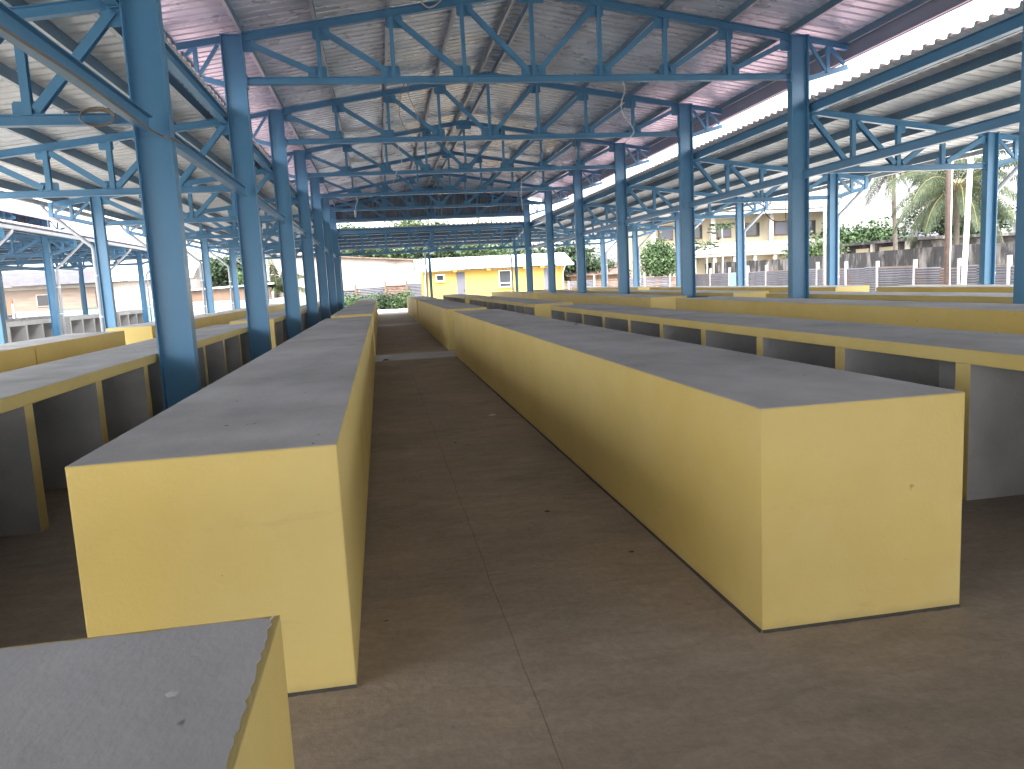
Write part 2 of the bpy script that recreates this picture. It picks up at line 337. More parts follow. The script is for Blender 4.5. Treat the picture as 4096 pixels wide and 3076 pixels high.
def lean_truss(s):
    b = MB(); zb = 3.36
    b.ibeam((s*5.46, 0, zb+.055), (s*9.47, 0, zb+.055), .11, .10)
    b.ibeam((s*5.46, 0, zlean(5.46)-.06), (s*9.47, 0, zlean(9.47)-.06), .12, .10)
    for x in LX[1:-1]:
        plate(b, s*x, zb+.165, .30, .16); plate(b, s*(x+.04), zlean(x)-.175, .24, .15)
    plate(b, s*5.57, zlean(5.5)-.2, .2, .2); plate(b, s*9.38, zlean(9.4)-.17, .18, .15)
    t = b.build("lean_to_truss", STEEL)
    for x in LX[1:-1]:
        v = MB(); v.box(s*x-.042, s*x+.042, -.042, -.034, zb+.1, zlean(x)-.11); v.box(s*x-.042, s*x+.042, .034, .042, zb+.1, zlean(x)-.11)
        v.box(s*x-.035, s*x-.028, -.034, .034, zb+.11, zlean(x)-.12)
        v.build("vertical_strut", STEEL, t)
    for (xa, za, xb, zb_) in ((5.55, zlean(5.5)-.15, 6.38, zb+.15), (6.55, zlean(6.5)-.15, 7.38, zb+.15), (7.55, zb+.15, 8.4, zlean(8.4)-.15), (8.56, zb+.15, 9.4, zlean(9.4)-.14)):
        d = MB()
        for yy in (-.038, .038): d.bar((s*xa, yy, za), (s*xb, yy, zb_), .008, .095)
        d.bar((s*xa, 0, za), (s*xb, 0, zb_), .068, .007)
        d.build("diagonal_brace", STEEL, t)
    return t
def bracket(s, xi, xo, zi_top, zo_top, zi_bot, zo_bot, m):
    b = MB()
    b.ibeam((s*xi, 0, zi_top-.06), (s*xo, 0, zo_top-.06), .12, .10)
    b.ibeam((s*xi, 0, zi_bot), (s*xo, 0, zo_bot), .10, .09)
    xm = (xi+xo)/2; f = lambda a, c: (a+c)/2
    b.bar((s*xm, 0, f(zi_bot, zo_bot)), (s*xm, 0, f(zi_top, zo_top)-.08), .07, .07, up=(0, 1, 0))
    b.bar((s*(xi+.06), 0, zi_top-.14), (s*(xm-.04), 0, f(zi_bot, zo_bot)+.05), .05, .06)
    b.bar((s*(xm+.04), 0, f(zi_top, zo_top)-.12), (s*(xo-.08), 0, zo_bot+.05), .05, .06)
    if xo > 8: b.bar((s*xo, 0, zo_bot-.05), (s*xo, 0, zo_top), .09, .06, up=(0, 1, 0))
    return b.build("eave_bracket", m)
def column(D, W, H, t=.014):
    """steel I column, flanges facing +-x, foot plate with bolts and a stiffener pair"""
    b = MB()
    b.box(-D/2, -D/2+t, -W/2, W/2, .02, H); b.box(D/2-t, D/2, -W/2, W/2, .02, H); b.box(-D/2+t, D/2-t, -.006, .006, .02, H)
    b.box(-D/2+t, D/2-t, -W/2+.01, -.006, H-.012, H-.002); b.box(-D/2+t, D/2-t, .006, W/2-.01, H-.012, H-.002)
    o = b.build("column", STEEL)
    f = MB(); f.box(-D/2-.07, D/2+.07, -W/2-.06, W/2+.06, 0.001, .02)
    for a in (-1, 1):
        for c in (-1, 1): f.tube([(a*(D/2+.04), c*(W/2+.03), .02), (a*(D/2+.04), c*(W/2+.03), .06)], .012, 6)
    f.build("base_plate", STEEL, o)
    return o
def sheet(b, x0, x1, z0, z1, ys, ye, pitch=.265, dep=.058, clip=None, swap=False, mi=0, top=1):
    """trapezoidal roof sheet, ribs running along x (or along y if swap), two skins 4 mm apart (underside / painted top)"""
    n = int(round((ye-ys)/pitch)); st = (ye-ys)/n
    prof = []
    for i in range(n):
        y = ys + i*st; prof += [(y, 0), (y+st*.70, 0), (y+st*.735, dep), (y+st*.945, dep)]
    prof.append((ye, 0))
    def pt(x, y, dz):
        z = z0 + (z1-z0)*(x-x0)/(x1-x0) + dz
        return (y, x, z) if swap else (x, y, z)
    for layer, mm in ((0, mi), (.004, top)):
        base = len(b.v)
        for y, dz in prof:
            xa = x0 if clip is None else clip(y, x0)
            b.v.append(pt(xa, y, dz+layer)); b.v.append(pt(x1, y, dz+layer))
        for i in range(len(prof)-1):
            q = base+2*i; b.f.append((q, q+1, q+3, q+2)); b.m.append(mm)

def hall(name, label, cx, k0, k1, near_y, group):
    H = thing(name, label, "market hall", (cx, 0, 0), group=group)
    ks = list(range(k0, k1+1))
    c0 = column(.36, .18, ztop(5.28)); c1 = column(.25, .15, zlean(9.6)); ch0, ch1 = kids(c0), kids(c1)
    tr = nave_truss(); trk = kids(tr)
    for i, k in enumerate(ks):
        y = YK(k)
        for s in (-1, 1):
            copy_tree(c0, H, (s*5.28, y, 0), children=ch0); copy_tree(c1, H, (s*9.595, y, 0), children=ch1)
        if k < 6 or True: copy_tree(tr, H, (0, y, 0), children=trk)
    for s in (-1, 1):
        lt = lean_truss(s); lk = kids(lt)
        nb = bracket(s, 5.46, 6.34, ztop(5.46), ztop(6.34), 5.17, 5.40, STEEL)
        lb = bracket(s, 9.72, 10.62, zlean(9.72), zlean(10.62), 3.42, 3.66, STEEL)
        lo = MB().ibeam((s*5.28, .18, 3.325), (s*5.28, P-.18, 3.325), .15, .10).build("longitudinal_beam", STEEL)
        up = MB().ibeam((s*5.53, .0, 4.61), (s*5.53, P-.004, 4.61), .18, .12).build("longitudinal_beam", STEEL)
        pipe = MB(); X = 9.83
        pipe.tube([(s*10.84, .02, 4.0), (s*10.84, .02, 3.86), (s*10.82, .02, 3.80), (s*(X+.02), .02, 2.90), (s*X, .02, 2.82), (s*X, .02, .05)], .05, 10)
        pipe = pipe.build("downpipe", PIPE, smooth=True)
        cl = MB()
        for z in (2.2, 1.2, .4): cl.tube([(s*X, .02, z-.02), (s*X, .02, z+.02)], .058, 10); cl.box(*sorted((s*9.72, s*9.79)), .0, .04, z-.012, z+.012)
        cl.build("pipe_clip", CLIP, pipe)
        for k in ks:
            y = YK(k)
            copy_tree(lt, H, (0, y, 0), children=lk); copy_tree(nb, H, (0, y, 0), children=[]); copy_tree(lb, H, (0, y, 0), children=[])
            copy_tree(pipe, H, (0, y+.1, 0))
            if k < k1: copy_tree(lo, H, (0, y, 0), children=[]); copy_tree(up, H, (0, y, 0), children=[])
        for o in lk+[lt, nb, lb, lo, up]+kids(pipe)+[pipe]: bpy.data.objects.remove(o)
        # purlins
        for x in (5.46+.35, 6.46, 7.46, 8.47, 9.47, 10.5):
            ye = Y6 + (x-5.46)
            MB().zed((s*x, near_y, zlean(x)+.001), (s*x, ye, zlean(x)+.001), .165, .065, s).build("lean_to_purlin", [STEEL2, PALEGREY], H)
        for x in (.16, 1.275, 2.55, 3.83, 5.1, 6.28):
            MB().zed((s*x, near_y, ztop(x)+.001), (s*x, Y6+.55, ztop(x)+.001), .13, .06, s).build("purlin", [STEEL2, PALEGREY], H)
        # roof sheets
        b = MB(); sheet(b, s*.0, s*6.42, ztop(0)+.135, ztop(6.42)+.135, near_y-.2, Y6+.6); b.build("roof_sheet", [SHEET, RED], H)
        b = MB(); xi = 5.50
        sheet(b, s*xi, s*10.80, zlean(xi)+.17, zlean(10.8)+.17, near_y-.2, Y6+5.2,
              clip=lambda y, x0: x0 if y <= Y6 else math.copysign(min(5.46+(y-Y6), 10.78), x0))
        b.build("lean_to_roof_sheet", [SHEETL, RED], H)
        # fascia of the high roof: deep folded metal with a lip, then gutter along the low eaves
        zf = ztop(6.42)+.12
        b = MB(); x = 6.43
        b.box(*sorted((s*x, s*(x+.004))), near_y-.2, Y6+.6, zf-.37, zf, mats=[0]*6)
        b.box(*sorted((s*(x-.07), s*x)), near_y-.2, Y6+.6, zf-.37, zf-.362); b.build("fascia", LIL, H)
        b = MB(); b.box(*sorted((s*(x+.006), s*(x+.012))), near_y-.2, Y6+.6, zf-.385, zf+.012); b.build("fascia_flashing", RED, H)
        b = MB(); zg = zlean(10.8)+.10
        pr = [(0, 0), (.11, 0), (.13, .10), (.122, .10), (.104, .008), (.008, .008), (.008, .10), (0, .10)]
        b.extrude(pr, (s*10.78, near_y, zg-.13), (s*10.78, Y6+5.2, zg-.13), (s, 0, 0), (0, 0, 1)); b.build("gutter", PIPE, H)
        # hip beam at the far corner
        MB().ibeam((s*5.5, Y6, zlean(5.46)-.05), (s*10.7, Y6+5.2, zlean(10.7)-.05), .14, .10).build("hip_beam", STEEL, H)
        cc = copy_tree(c1, H, (s*9.595, Y6+4.13, 0), PI/2, children=ch1); cc.rotation_euler = (0, 0, PI/2)
    b = MB(); b.poly([(-.25, near_y-.2, ztop(0)+.14), (0, near_y-.2, ztop(0)+.19), (0, Y6+.6, ztop(0)+.19), (-.25, Y6+.6, ztop(0)+.14)])
    b.poly([(0, near_y-.2, ztop(0)+.19), (.25, near_y-.2, ztop(0)+.14), (.25, Y6+.6, ztop(0)+.14), (0, Y6+.6, ztop(0)+.19)]); b.build("ridge_cap", RED, H)
    # far end: lean-to sloping away from the gable, lattice girder, cladding
    for s in (-1, 1):
        pass
    b = MB(); ys = Y6+.05
    yz = lambda y: zlean(5.46+(y-Y6))
    sheet(b, Y6, Y6+5.3, yz(Y6)+.17, yz(Y6+5.3)+.17, -10.78, 10.78, swap=True,
          clip=lambda x, y0: y0 if abs(x) <= 5.46 else min(Y6+(abs(x)-5.46), Y6+5.28))
    b.build("lean_to_roof_sheet", [SHEETL, RED], H)
    for dy in (.3, 1.0, 2.0, 3.0, 4.0, 5.1):
        hx = 5.46+dy
        MB().zed((-hx, Y6+dy, yz(Y6+dy)+.001), (hx, Y6+dy, yz(Y6+dy)+.001), .165, .065, -1).build("lean_to_purlin", [STEEL2, PALEGREY], H)
    b = MB(); zg = yz(Y6+5.3)+.10; pr = [(0, 0), (.11, 0), (.13, .10), (.122, .10), (.104, .008), (.008, .008), (.008, .10), (0, .10)]
    b.extrude(pr, (-10.8, Y6+5.28, zg-.13), (10.8, Y6+5.28, zg-.13), (0, 1, 0), (0, 0, 1)); b.build("gutter", PIPE, H)
    b = MB(); zt = 4.66; zb = 3.36
    b.ibeam((-5.1, 0, zt-.07), (5.1, 0, zt-.07), .14, .11); b.ibeam((-5.1, 0, zb+.06), (5.1, 0, zb+.06), .12, .11)
    for x in NX[1:-1]:
        plate(b, x, zt-.2, .26, .14); plate(b, x, zb+.17, .26, .12)
    g = b.build("lattice_girder", STEEL, H, loc=(0, Y6, 0))
    for x in NX[1:-1]:
        MB().bar((x, 0, zb+.1), (x, 0, zt-.1), .10, .075, up=(0, 1, 0)).build("vertical_strut", STEEL, g)
    for i in range(4):
        for s in (-1, 1):
            xa, xb = s*abs(NX[i]), s*abs(NX[i+1])
            MB().bar((xa-s*.08, 0, zt-.16), (xb+s*.06, 0, zb+.15), .06, .095).build("diagonal_brace", STEEL, g)
    # three trusses and posts carrying the far lean-to
    for x in (-5.28, 0, 5.28):
        b = MB(); y0, y1 = .1, 4.0
        b.ibeam((x, y0, zb+.055), (x, y1, zb+.055), .11, .10); b.ibeam((x, y0, yz(Y6+y0)-.06), (x, y1, yz(Y6+y1)-.06), .12, .10)
        t = b.build("lean_to_truss", STEEL, H, loc=(0, Y6, 0))
        for y in (1.0, 2.0, 3.0): MB().bar((x, y, zb+.1), (x, y, yz(Y6+y)-.1), .07, .07, up=(1, 0, 0)).build("vertical_strut", STEEL, t)
        for ya, za, yb, zc in ((.15, 1, .95, 0), (1.05, 1, 1.95, 0), (2.05, 0, 2.95, 1), (3.05, 0, 3.95, 1)):
            MB().bar((x, ya, yz(Y6+ya)-.13 if za else zb+.14), (x, yb, yz(Y6+yb)-.13 if zc else zb+.14), .06, .065).build("diagonal_brace", STEEL, t)
        cc = copy_tree(c1, H, (x, Y6+4.13, 0), children=ch1); cc.rotation_euler = (0, 0, PI/2)
        b = MB(); b.ibeam((x, 4.25, yz(Y6+4.25)-.06), (x, 5.15, yz(Y6+5.15)-.06), .12, .10); b.ibeam((x, 4.25, 3.42), (x, 5.15, 3.66), .10, .09)
        b.bar((x, 4.7, 3.55), (x, 4.7, yz(Y6+4.7)-.1), .07, .07, up=(1, 0, 0)); b.build("eave_bracket", STEEL, H, loc=(0, Y6, 0))
        q = MB(); q.tube([(x-.22, Y6+5.34, 4.0), (x-.22, Y6+5.32, 3.8), (x-.22, Y6+4.42, 2.9), (x-.22, Y6+4.40, 2.8), (x-.22, Y6+4.40, .05)], .05, 8)
        q.build("downpipe", PIPE, H, smooth=True)
    # gable cladding: vertical ribs, cut to the roof line
    b = MB(); n = 56; st = 10.9/n; prev = None; yc = Y6+.30
    for i in range(n):
        x = -5.45 + i*st
        for a, bb, d0, d1 in ((0, .6, 0, 0), (.6, .7, 0, .03), (.7, .9, .03, .03), (.9, 1, .03, 0)):
            xa, xb = x+a*st, x+bb*st
            b.poly([(xa, yc-d0, 5.12), (xb, yc-d1, 5.12), (xb, yc-d1, ztop(xb)+.13), (xa, yc-d0, ztop(xa)+.13)])
    b.build("gable_cladding", CLAD, H)
    MB().ibeam((-5.1, Y6+.22, 5.19), (5.1, Y6+.22, 5.19), .12, .10).build("gable_rail", STEEL, H)
    for o in [tr, c0, c1]+trk+ch0+ch1: bpy.data.objects.remove(o)
    return H

CX = 3.08
H1 = hall("market_hall", "open steel market hall, blue columns and trusses under a ribbed roof over the yellow counters", CX, -6, 6, YK(-6)-.9, "steel market halls")
H2 = hall("market_hall", "second blue steel hall with pink roof edge, beyond the left eaves", -21.72, 1, 6, YK(1)-1.5, "steel market halls")

# ------------------------------------------------------------------ counters
def counter(L, nb, w_=.95, h=.974, yel=YEL, top=CEM, inner=CEMI, edge=.004, ledge=.09, seg=.05):
    """local: long axis y, solid side at -x, open bays on +x; base at origin"""
    root = bpy.data.objects.new("counter", None); COL.objects.link(root)
    x0, x1, y0, y1 = -w_/2, w_/2, -L/2, L/2; ew = .13
    b = MB(); zl = h-ledge; ya, yb = y0+ew, y1-ew; xi = x0+.1
    b.poly([(x0, y1, 0), (x0, y0, 0), (x0, y0, h), (x0, y1, h)])            # solid side
    b.poly([(x0, y0, h), (x1, y0, h), (x1, y1, h), (x0, y1, h)])            # top under the screed
    b.poly([(x1, y0, zl), (x1, y1, zl), (x1, y1, h), (x1, y0, h)])          # slab edge over the bays
    for a, c in ((y0, ya), (yb, y1)): b.poly([(x1, a, 0), (x1, c, 0), (x1, c, zl), (x1, a, zl)])
    b.poly([(x0, y0, 0), (x1, y0, 0), (x1, y0, h), (x0, y0, h)]); b.poly([(x1, y1, 0), (x0, y1, 0), (x0, y1, h), (x1, y1, h)])
    b.poly([(x1, ya, 0), (xi, ya, 0), (xi, ya, zl), (x1, ya, zl)], 1); b.poly([(xi, yb, 0), (x1, yb, 0), (x1, yb, zl), (xi, yb, zl)], 1)
    b.poly([(xi, ya, 0), (xi, yb, 0), (xi, yb, zl), (xi, ya, zl)], 1); b.poly([(xi, ya, zl), (xi, yb, zl), (x1, yb, zl), (x1, ya, zl)], 1)
    body = b.build("body", [yel, inner], root)
    # cement screed: a thin layer whose outline wanders a few millimetres inside the painted arris
    b = MB(); pts = []
    def jit(p, q): return edge*(.4+.6*random.random()) + .004*max(0, noise.noise(Vector((p*3, q*3, L))))
    n = int(L/seg); m_ = int(w_/seg)
    for i in range(n+1): pts.append((x0+jit(0, i*seg), y0+.003+(L-.006)*i/n))
    for i in range(1, m_): pts.append((x0+w_*i/m_, y1-jit(5, i*seg)))
    for i in range(n+1): pts.append((x1-jit(9, i*seg), y1-.003-(L-.006)*i/n))
    for i in range(1, m_): pts.append((x1-w_*i/m_, y0+jit(13, i*seg)))
    k = len(pts); z0, z1 = h+.0005, h+.002
    b.v += [(x, y, z0) for x, y in pts]+[(x, y, z1) for x, y in pts]
    b.f.append(tuple(range(k, 2*k))); b.m.append(0)
    # the outline runs clockwise seen from above: flip
    b.f[-1] = tuple(reversed(b.f[-1]))
    for i in range(k): j = (i+1) % k; b.f.append((i, j, k+j, k+i)); b.m.append(0)
    b.build("countertop", top, root)
    d0 = None
    for i in range(1, nb):
        yy = y0+ew/2+(L-ew)*i/nb
        if d0 is None:
            b = MB(); b.box(x0+.1, x1, -.065, .065, 0, h-ledge, mats=[1, 1, 1, 0, 1, 1]); d0 = b.build("divider", [yel, inner], root, loc=(0, yy, 0))
        else: copy_tree(d0, root, (0, yy, 0), children=[])
    return root
blocks = {'A': (2.91, 16.42, 10), 'B': (18.06, 31.88, 10), 'C': (33.4, 45.4, 9)}
protos = {k: counter(b_-a_, n_) for k, (a_, b_, n_) in blocks.items()}
pk = {k: kids(p) for k, p in protos.items()}
used = set()
def place(kind, x, y, face, label, group):
    """face=+1: bays towards +x"""
    rz = 0 if face > 0 else PI
    if kind in used: r = copy_tree(protos[kind], None, (x, y, 0), rz, label, children=pk[kind])
    else: r = protos[kind]; used.add(kind); r.location = (x, y, 0); r.rotation_euler = (0, 0, rz)
    return tag(r, label, "market counter", group)
G = "rows of yellow concrete market counters"
rowdef = {   # centre x, bay side
 'L1': (-.677, -1, "left of the brown central aisle"), 'R1': (1.985, 1, "right of the brown central aisle"),
 'L2': (-2.89, 1, "with open grey bays, left of the near blue columns"), 'L3': (-5.49, -1, "solid-sided, at the far left eaves"),
 'R2': (4.10, -1, "with open grey bays, second row right of the aisle"), 'R3': (6.98, 1, "solid-sided, just before the right-hand columns"),
 'R4': (9.15, -1, "with open bays, just behind the right-hand columns"), 'R5': (11.93, 1, "solid-sided, brightly lit under the right eaves")}
blabel = {'A': "nearest yellow counter", 'B': "middle yellow counter", 'C': "farthest yellow counter"}
for r, (x, face, where) in rowdef.items():
    for kkey, (a_, b_, n_) in blocks.items():
        if r == 'L3' and kkey == 'A': continue
        place(kkey, x, (a_+b_)/2, face, f"{blabel[kkey]} {where}", G)
# the far-left near row is two counters butted with a thin gap
for (a_, b_, n_, lb) in ((2.91, 12.17, 7, "yellow counter nearest in the far-left row, before the thin dark gap"), (12.22, 16.2, 3, "short yellow counter just beyond the thin dark gap, far-left row")):
    c = counter(b_-a_, n_); c.location = (-5.49, (a_+b_)/2, 0); c.rotation_euler = (0, 0, PI); tag(c, lb, "market counter", G)
c = counter(4.6, 3, edge=.014, seg=.018); c.location = (-.695, 1.375-2.3, 0); c.rotation_euler = (0, 0, PI)
tag(c, "yellow counter cut off by the lower left picture corner, its grey top chipped", "market counter", G)
# bare cement counters of the second hall
c0 = counter(4.15, 3, h=1.03, yel=CEML, top=CEML, inner=CEML, w_=.95, ledge=.16)
gk = kids(c0)
for i, (a_, lb) in enumerate(((28.85, "bare grey cement counter with three open bays, leftmost under the second hall"), (34.2, "bare grey cement counter, middle one beyond the cyan column"), (40.3, "bare grey cement counter, farthest of the three beyond the left columns"))):
    if i == 0: c = c0; c.location = (-13.1, a_+2.07, 0)
    else: c = copy_tree(c0, None, (-13.1, a_+2.07, 0), 0, children=gk)
    tag(c, lb, "market counter", "bare cement counters under the second hall")
c = copy_tree(c0, None, (-15.6, 38, 0), 0, children=gk); tag(c, "bare grey cement counter set back behind the leftmost one in the second hall", "market counter", "bare cement counters under the second hall")

def skirt(x0, x1, y, name="mortar_fillet", side='y'):
    b = MB(); n = 60; pts = []
    for i in range(n+1):
        t = i/n; d = .006+.012*abs(noise.noise(Vector((t*9, x0, y))))+.004*random.random(); pts.append((t, d))
    for (ta, da), (tb, db) in zip(pts, pts[1:]):
        if side == 'y': b.poly([(x0+(x1-x0)*ta, y-.0005, .012), (x0+(x1-x0)*ta, y-da, .001), (x0+(x1-x0)*tb, y-db, .001), (x0+(x1-x0)*tb, y-.0005, .012)])
        else: b.poly([(y-.0005, x0+(x1-x0)*ta, .012), (y-da, x0+(x1-x0)*ta, .001), (y-db, x0+(x1-x0)*tb, .001), (y-.0005, x0+(x1-x0)*tb, .012)])
    return b
MORT = mat("dark_mortar_smear", (.065, .058, .05), .95, var=.3, vscale=9)
for q, (cxx, rootname) in enumerate(((1.985, 'R1'), (-.677, 'L1'))):
    root = next(o for o in bpy.data.objects if o.type == 'EMPTY' and abs(o.location.x-cxx) < .01 and abs(o.location.y-(2.91+16.42)/2) < .01)
    o = skirt(cxx-.475, cxx+.475, 2.91).build("mortar_fillet", MORT); inv = (Matrix.Translation(root.location) @ Matrix.Rotation(root.rotation_euler.z, 4, 'Z')).inverted()
    o.data.transform(inv); o.parent = root
    if q == 0:
        o = skirt(2.91, 16.4, 1.51, side='x').build("mortar_fillet", MORT); o.data.transform(inv); o.parent = root

# ------------------------------------------------------------------ cables
def cable(pts, r, m, label, name="hanging_cable", sub=8, extra=None):
    P_ = [Vector(p) for p in pts]; out = []
    for i in range(len(P_)-1):
        p0, p1, p2, p3 = P_[max(i-1, 0)], P_[i], P_[i+1], P_[min(i+2, len(P_)-1)]
        for j in range(sub):
            t = j/sub
            out.append(.5*((2*p1)+(-p0+p2)*t+(2*p0-5*p1+4*p2-p3)*t*t+(-p0+3*p1-3*p2+p3)*t**3))
    out.append(P_[-1]); b = MB(); b.tube(out, r, 6)
    if extra: extra(b)
    o = b.build(name, m, smooth=True)
    return tag(o, label, "cable", "loose electric cables on the trusses")
Ya = Y1-.06
cable([(4.77, Ya, 5.16), (4.80, Ya, 4.98), (4.72, Ya, 4.75), (4.76, Ya, 4.55), (4.92, Ya, 4.32), (4.94, Ya, 4.2), (4.77, Ya, 4.04)], .010, CABLEW, "thin pale cable snaking down from the nearest truss, right of centre")
cable([(5.29, 20.1, 5.16), (5.30, 20.1, 4.9), (5.22, 20.1, 4.62)], .011, CABLE, "short tan cable end below the second truss, right of centre")
cable([(4.83, 25.76, 5.17), (4.90, 25.76, 4.9), (4.88, 25.76, 4.3), (4.90, 25.76, 3.89)], .014, CABLEW, "long pale cable hanging straight below the third truss")
cable([(.70, Ya, 5.16), (.60, Ya, 4.85), (.58, Ya, 4.6), (.66, Ya, 4.38), (.8, Ya, 4.31), (.93, Ya, 4.4), (.86, Ya, 4.7), (.76, Ya, 4.95), (.76, Ya, 5.16)], .009, CABLE, "looped tan cable under the nearest truss, left of centre")
cable([(.71, 20.1, 5.16), (.74, 20.1, 4.9), (.78, 20.1, 4.69), (.62, 20.1, 4.4), (.53, 20.1, 4.17)], .011, CABLEW, "wavy pale cable below the second truss, left of centre")
def knot(b): b.tube([(-.72, 31.42, 4.62), (-.74, 31.42, 4.36)], .05, 7, r1=.03)
cable([(-.66, 31.42, 5.16), (-.62, 31.42, 4.95), (-.69, 31.42, 4.8), (-.71, 31.42, 4.55)], .014, CABLEW, "pale cable with a knotted end below the fourth truss, near the left columns", extra=knot)
cable([(1.05, Ya, 6.62), (1.12, Ya, 6.5), (1.22, Ya, 6.44), (1.34, Ya, 6.48), (1.46, Ya, 6.58)], .016, CABLEW, "white cable loop drooping from the top chord at the upper picture edge")
def coilx(b):
    for q in range(3):
        b.tube([(-2.72+.17*math.cos(t*PI/8)+.01*q, 8.72-.02*q, 3.42+(.07+.012*q)*math.sin(t*PI/8)) for t in range(17)], .008, 5)
cable([(-2.40, 8.70, 3.40), (-2.55, 8.7, 3.5), (-2.72, 8.7, 3.48), (-2.95, 8.7, 3.50), (-3.02, 8.7, 3.47)], .008, CABLE, "coil of tan cable lying on the lean-to truss beside the near left column", extra=coilx)
cable([(-2.13, 3.4, 3.24), (-2.14, 5.0, 3.225), (-2.12, 6.5, 3.235), (-2.14, 8.2, 3.23), (-2.10, 8.62, 3.22), (-2.02, 8.66, 3.20), (-1.99, 8.75, 3.19), (-2.0, 9.05, 3.2)], .012, CABLE, "tan cable tied under the low beam and bent round the near left column")
def ring(b): b.tube([(11.2+.0, 20.05+.0, 3.40), (11.2, 20.05, 3.1), (11.21, 20.05, 2.85)], .010, 5)
cable([(10.55, 20.05, 3.36), (10.6, 20.05, 3.05), (10.85, 20.05, 2.83), (11.2, 20.05, 2.82), (11.5, 20.05, 3.0), (11.55, 20.05, 3.3)], .012, CABLEB, "black cable loop hanging in front of the palms at right", extra=ring)

# ------------------------------------------------------------------ small litter on the aisle
def scrap(x, y, r, m, label, name, z=.004):
    b = MB(); n = 7; a0 = random.random()*6
    pts = [(x+r*(.6+.5*random.random())*math.cos(a0+i*2*PI/n), y+r*(.5+.5*random.random())*math.sin(a0+i*2*PI/n)) for i in range(n)]
    c = (x, y, z+r*.35); 
    for i in range(n):
        p, q = pts[i], pts[(i+1) % n]; b.poly([(p[0], p[1], z+.002*random.random()), (q[0], q[1], z+.002), c])
    return tag(b.build(name, m), label, "litter", "bits of litter on the floor")
scrap(1.20, 8.80, .06, PAPER, "white paper scrap on the aisle floor between the two long counters", "paper_scrap")
for x, y, r, lb in ((1.0, 4.9, .028, "dark crumb on the aisle floor left of the right counter"), (1.29, 4.0, .022, "small dark leaf beside the right counter's near corner"), (2.95, 2.45, .03, "dark crumb on the floor at the lower right"), (2.82, 2.08, .028, "dark crumb at the bottom right edge"), (.62, 7.4, .02, "tiny dark leaf in mid aisle")):
    scrap(x, y, r, DRY, lb, "dry_leaf")
scrap(.02, 16.62, .09, DRY, "dark dry leaf at the edge of the cross walkway", "dry_leaf", z=.006)
scrap(-.34, 1.12, .012, PAPER, "white chip on the grey top of the nearest counter", "plaster_chip", z=.98)
scrap(2.35, 9.2, .03, DRY, "dark leaf on the top of the right counter", "dry_leaf", z=.98)

# ------------------------------------------------------------------ yellow house
def window(b0, x0, x1, y, z0, z1, parent, off, fr=.05, mull=None, fm=WHITE):
    f = MB(); ax, ay, az = off
    X0, X1, Z0, Z1 = x0-ax, x1-ax, z0-az, z1-az; Y = y-ay
    f.box(X0, X0+fr, Y-.03, Y+.05, Z0, Z1); f.box(X1-fr, X1, Y-.03, Y+.05, Z0, Z1)
    f.box(X0+fr, X1-fr, Y-.03, Y+.05, Z0, Z0+fr); f.box(X0+fr, X1-fr, Y-.03, Y+.05, Z1-fr, Z1)
    if mull: f.box(X0+fr, X1-fr, Y-.025, Y+.05, mull-az-.03, mull-az+.03)
    o = f.build("window", fm, parent)
    MB().box(X0+fr*.5, X1-fr*.5, Y+.0, Y+.02, Z0+fr*.5, Z1-fr*.5).build("pane", GLASS, o)
    MB().box(X0-.08, X1+.08, Y-.08, Y-.032, Z0-.07, Z0-.01).build("sill", YELH, o)
    return o
def tin_roof(b, x0, x1, y0, y1, z0, z1, n, amp=.025, mi=0):
    st = (x1-x0)/n
    for i in range(n):
        for a, c, d0, d1 in ((0, .5, 0, amp), (.5, 1, amp, 0)):
            xa, xb = x0+(i+a)*st, x0+(i+c)*st
            b.poly([(xa, y0, z0+d0), (xb, y0, z0+d1), (xb, y1, z1+d1), (xa, y1, z1+d0)], mi)
off = (8.1, 57, 0)
h_ = thing("yellow_house", "low yellow house with pale zinc roof at the far end of the aisle", "house", off)
b = MB(); yf = 55.0
b.box(3.1, 13.25, yf, yf+3.6, -.15, 2.5); b.build("wall", YELH, h_, shift=off)
b = MB()
for x0, x1 in ((3.1, 3.32), (9.86, 10.12), (12.95, 13.25)): b.box(x0, x1, yf-.05, yf-.002, -.15, 2.5)
b.box(3.32, 9.86, yf-.04, yf-.003, 2.38, 2.5); b.box(10.12, 12.95, yf-.04, yf-.003, 2.38, 2.5)
b.build("pilaster", YELH, h_, shift=off)
for x in (5.3, 7.7, 10.35, 11.6): MB().box(x-.13, x+.13, yf-.5, yf-.052, 2.40, 2.55).build("roof_beam", YELH, h_, shift=off)
b = MB(); tin_roof(b, 2.6, 13.9, yf-.55, yf+2.0, 2.62, 3.47, 40); tin_roof(b, 2.6, 13.9, yf+4.2, yf+2.0, 2.7, 3.47, 40)
b.box(2.6, 13.9, yf-.57, yf-.553, 2.56, 2.68); b.build("roof", ZINC, h_, shift=off)
b = MB(); b.extrude([(0, 0), (3.6, 0), (1.9, .8)], (3.15, yf, 2.5), (3.25, yf, 2.5), (0, 1, 0), (0, 0, 1)); b.extrude([(0, 0), (3.6, 0), (1.9, .8)], (13.1, yf, 2.5), (13.2, yf, 2.5), (0, 1, 0), (0, 0, 1)); b.build("gable", YELH, h_, shift=off)
MB().box(2.6, 3.35, yf-.69, yf-.575, 2.50, 2.60).build("gutter", ZINC, h_, shift=off); MB().box(12.6, 13.9, yf-.69, yf-.575, 2.50, 2.60).build("gutter", ZINC, h_, shift=off)
for x in (3.24, 13.22):
    MB().tube([(x, yf-.62, 2.52), (x, yf-.6, 2.4), (x-.06, yf-.12, 1.9), (x-.06, yf-.12, -.1)], .05, 8).build("downpipe", PIPE, h_, smooth=True, shift=off)
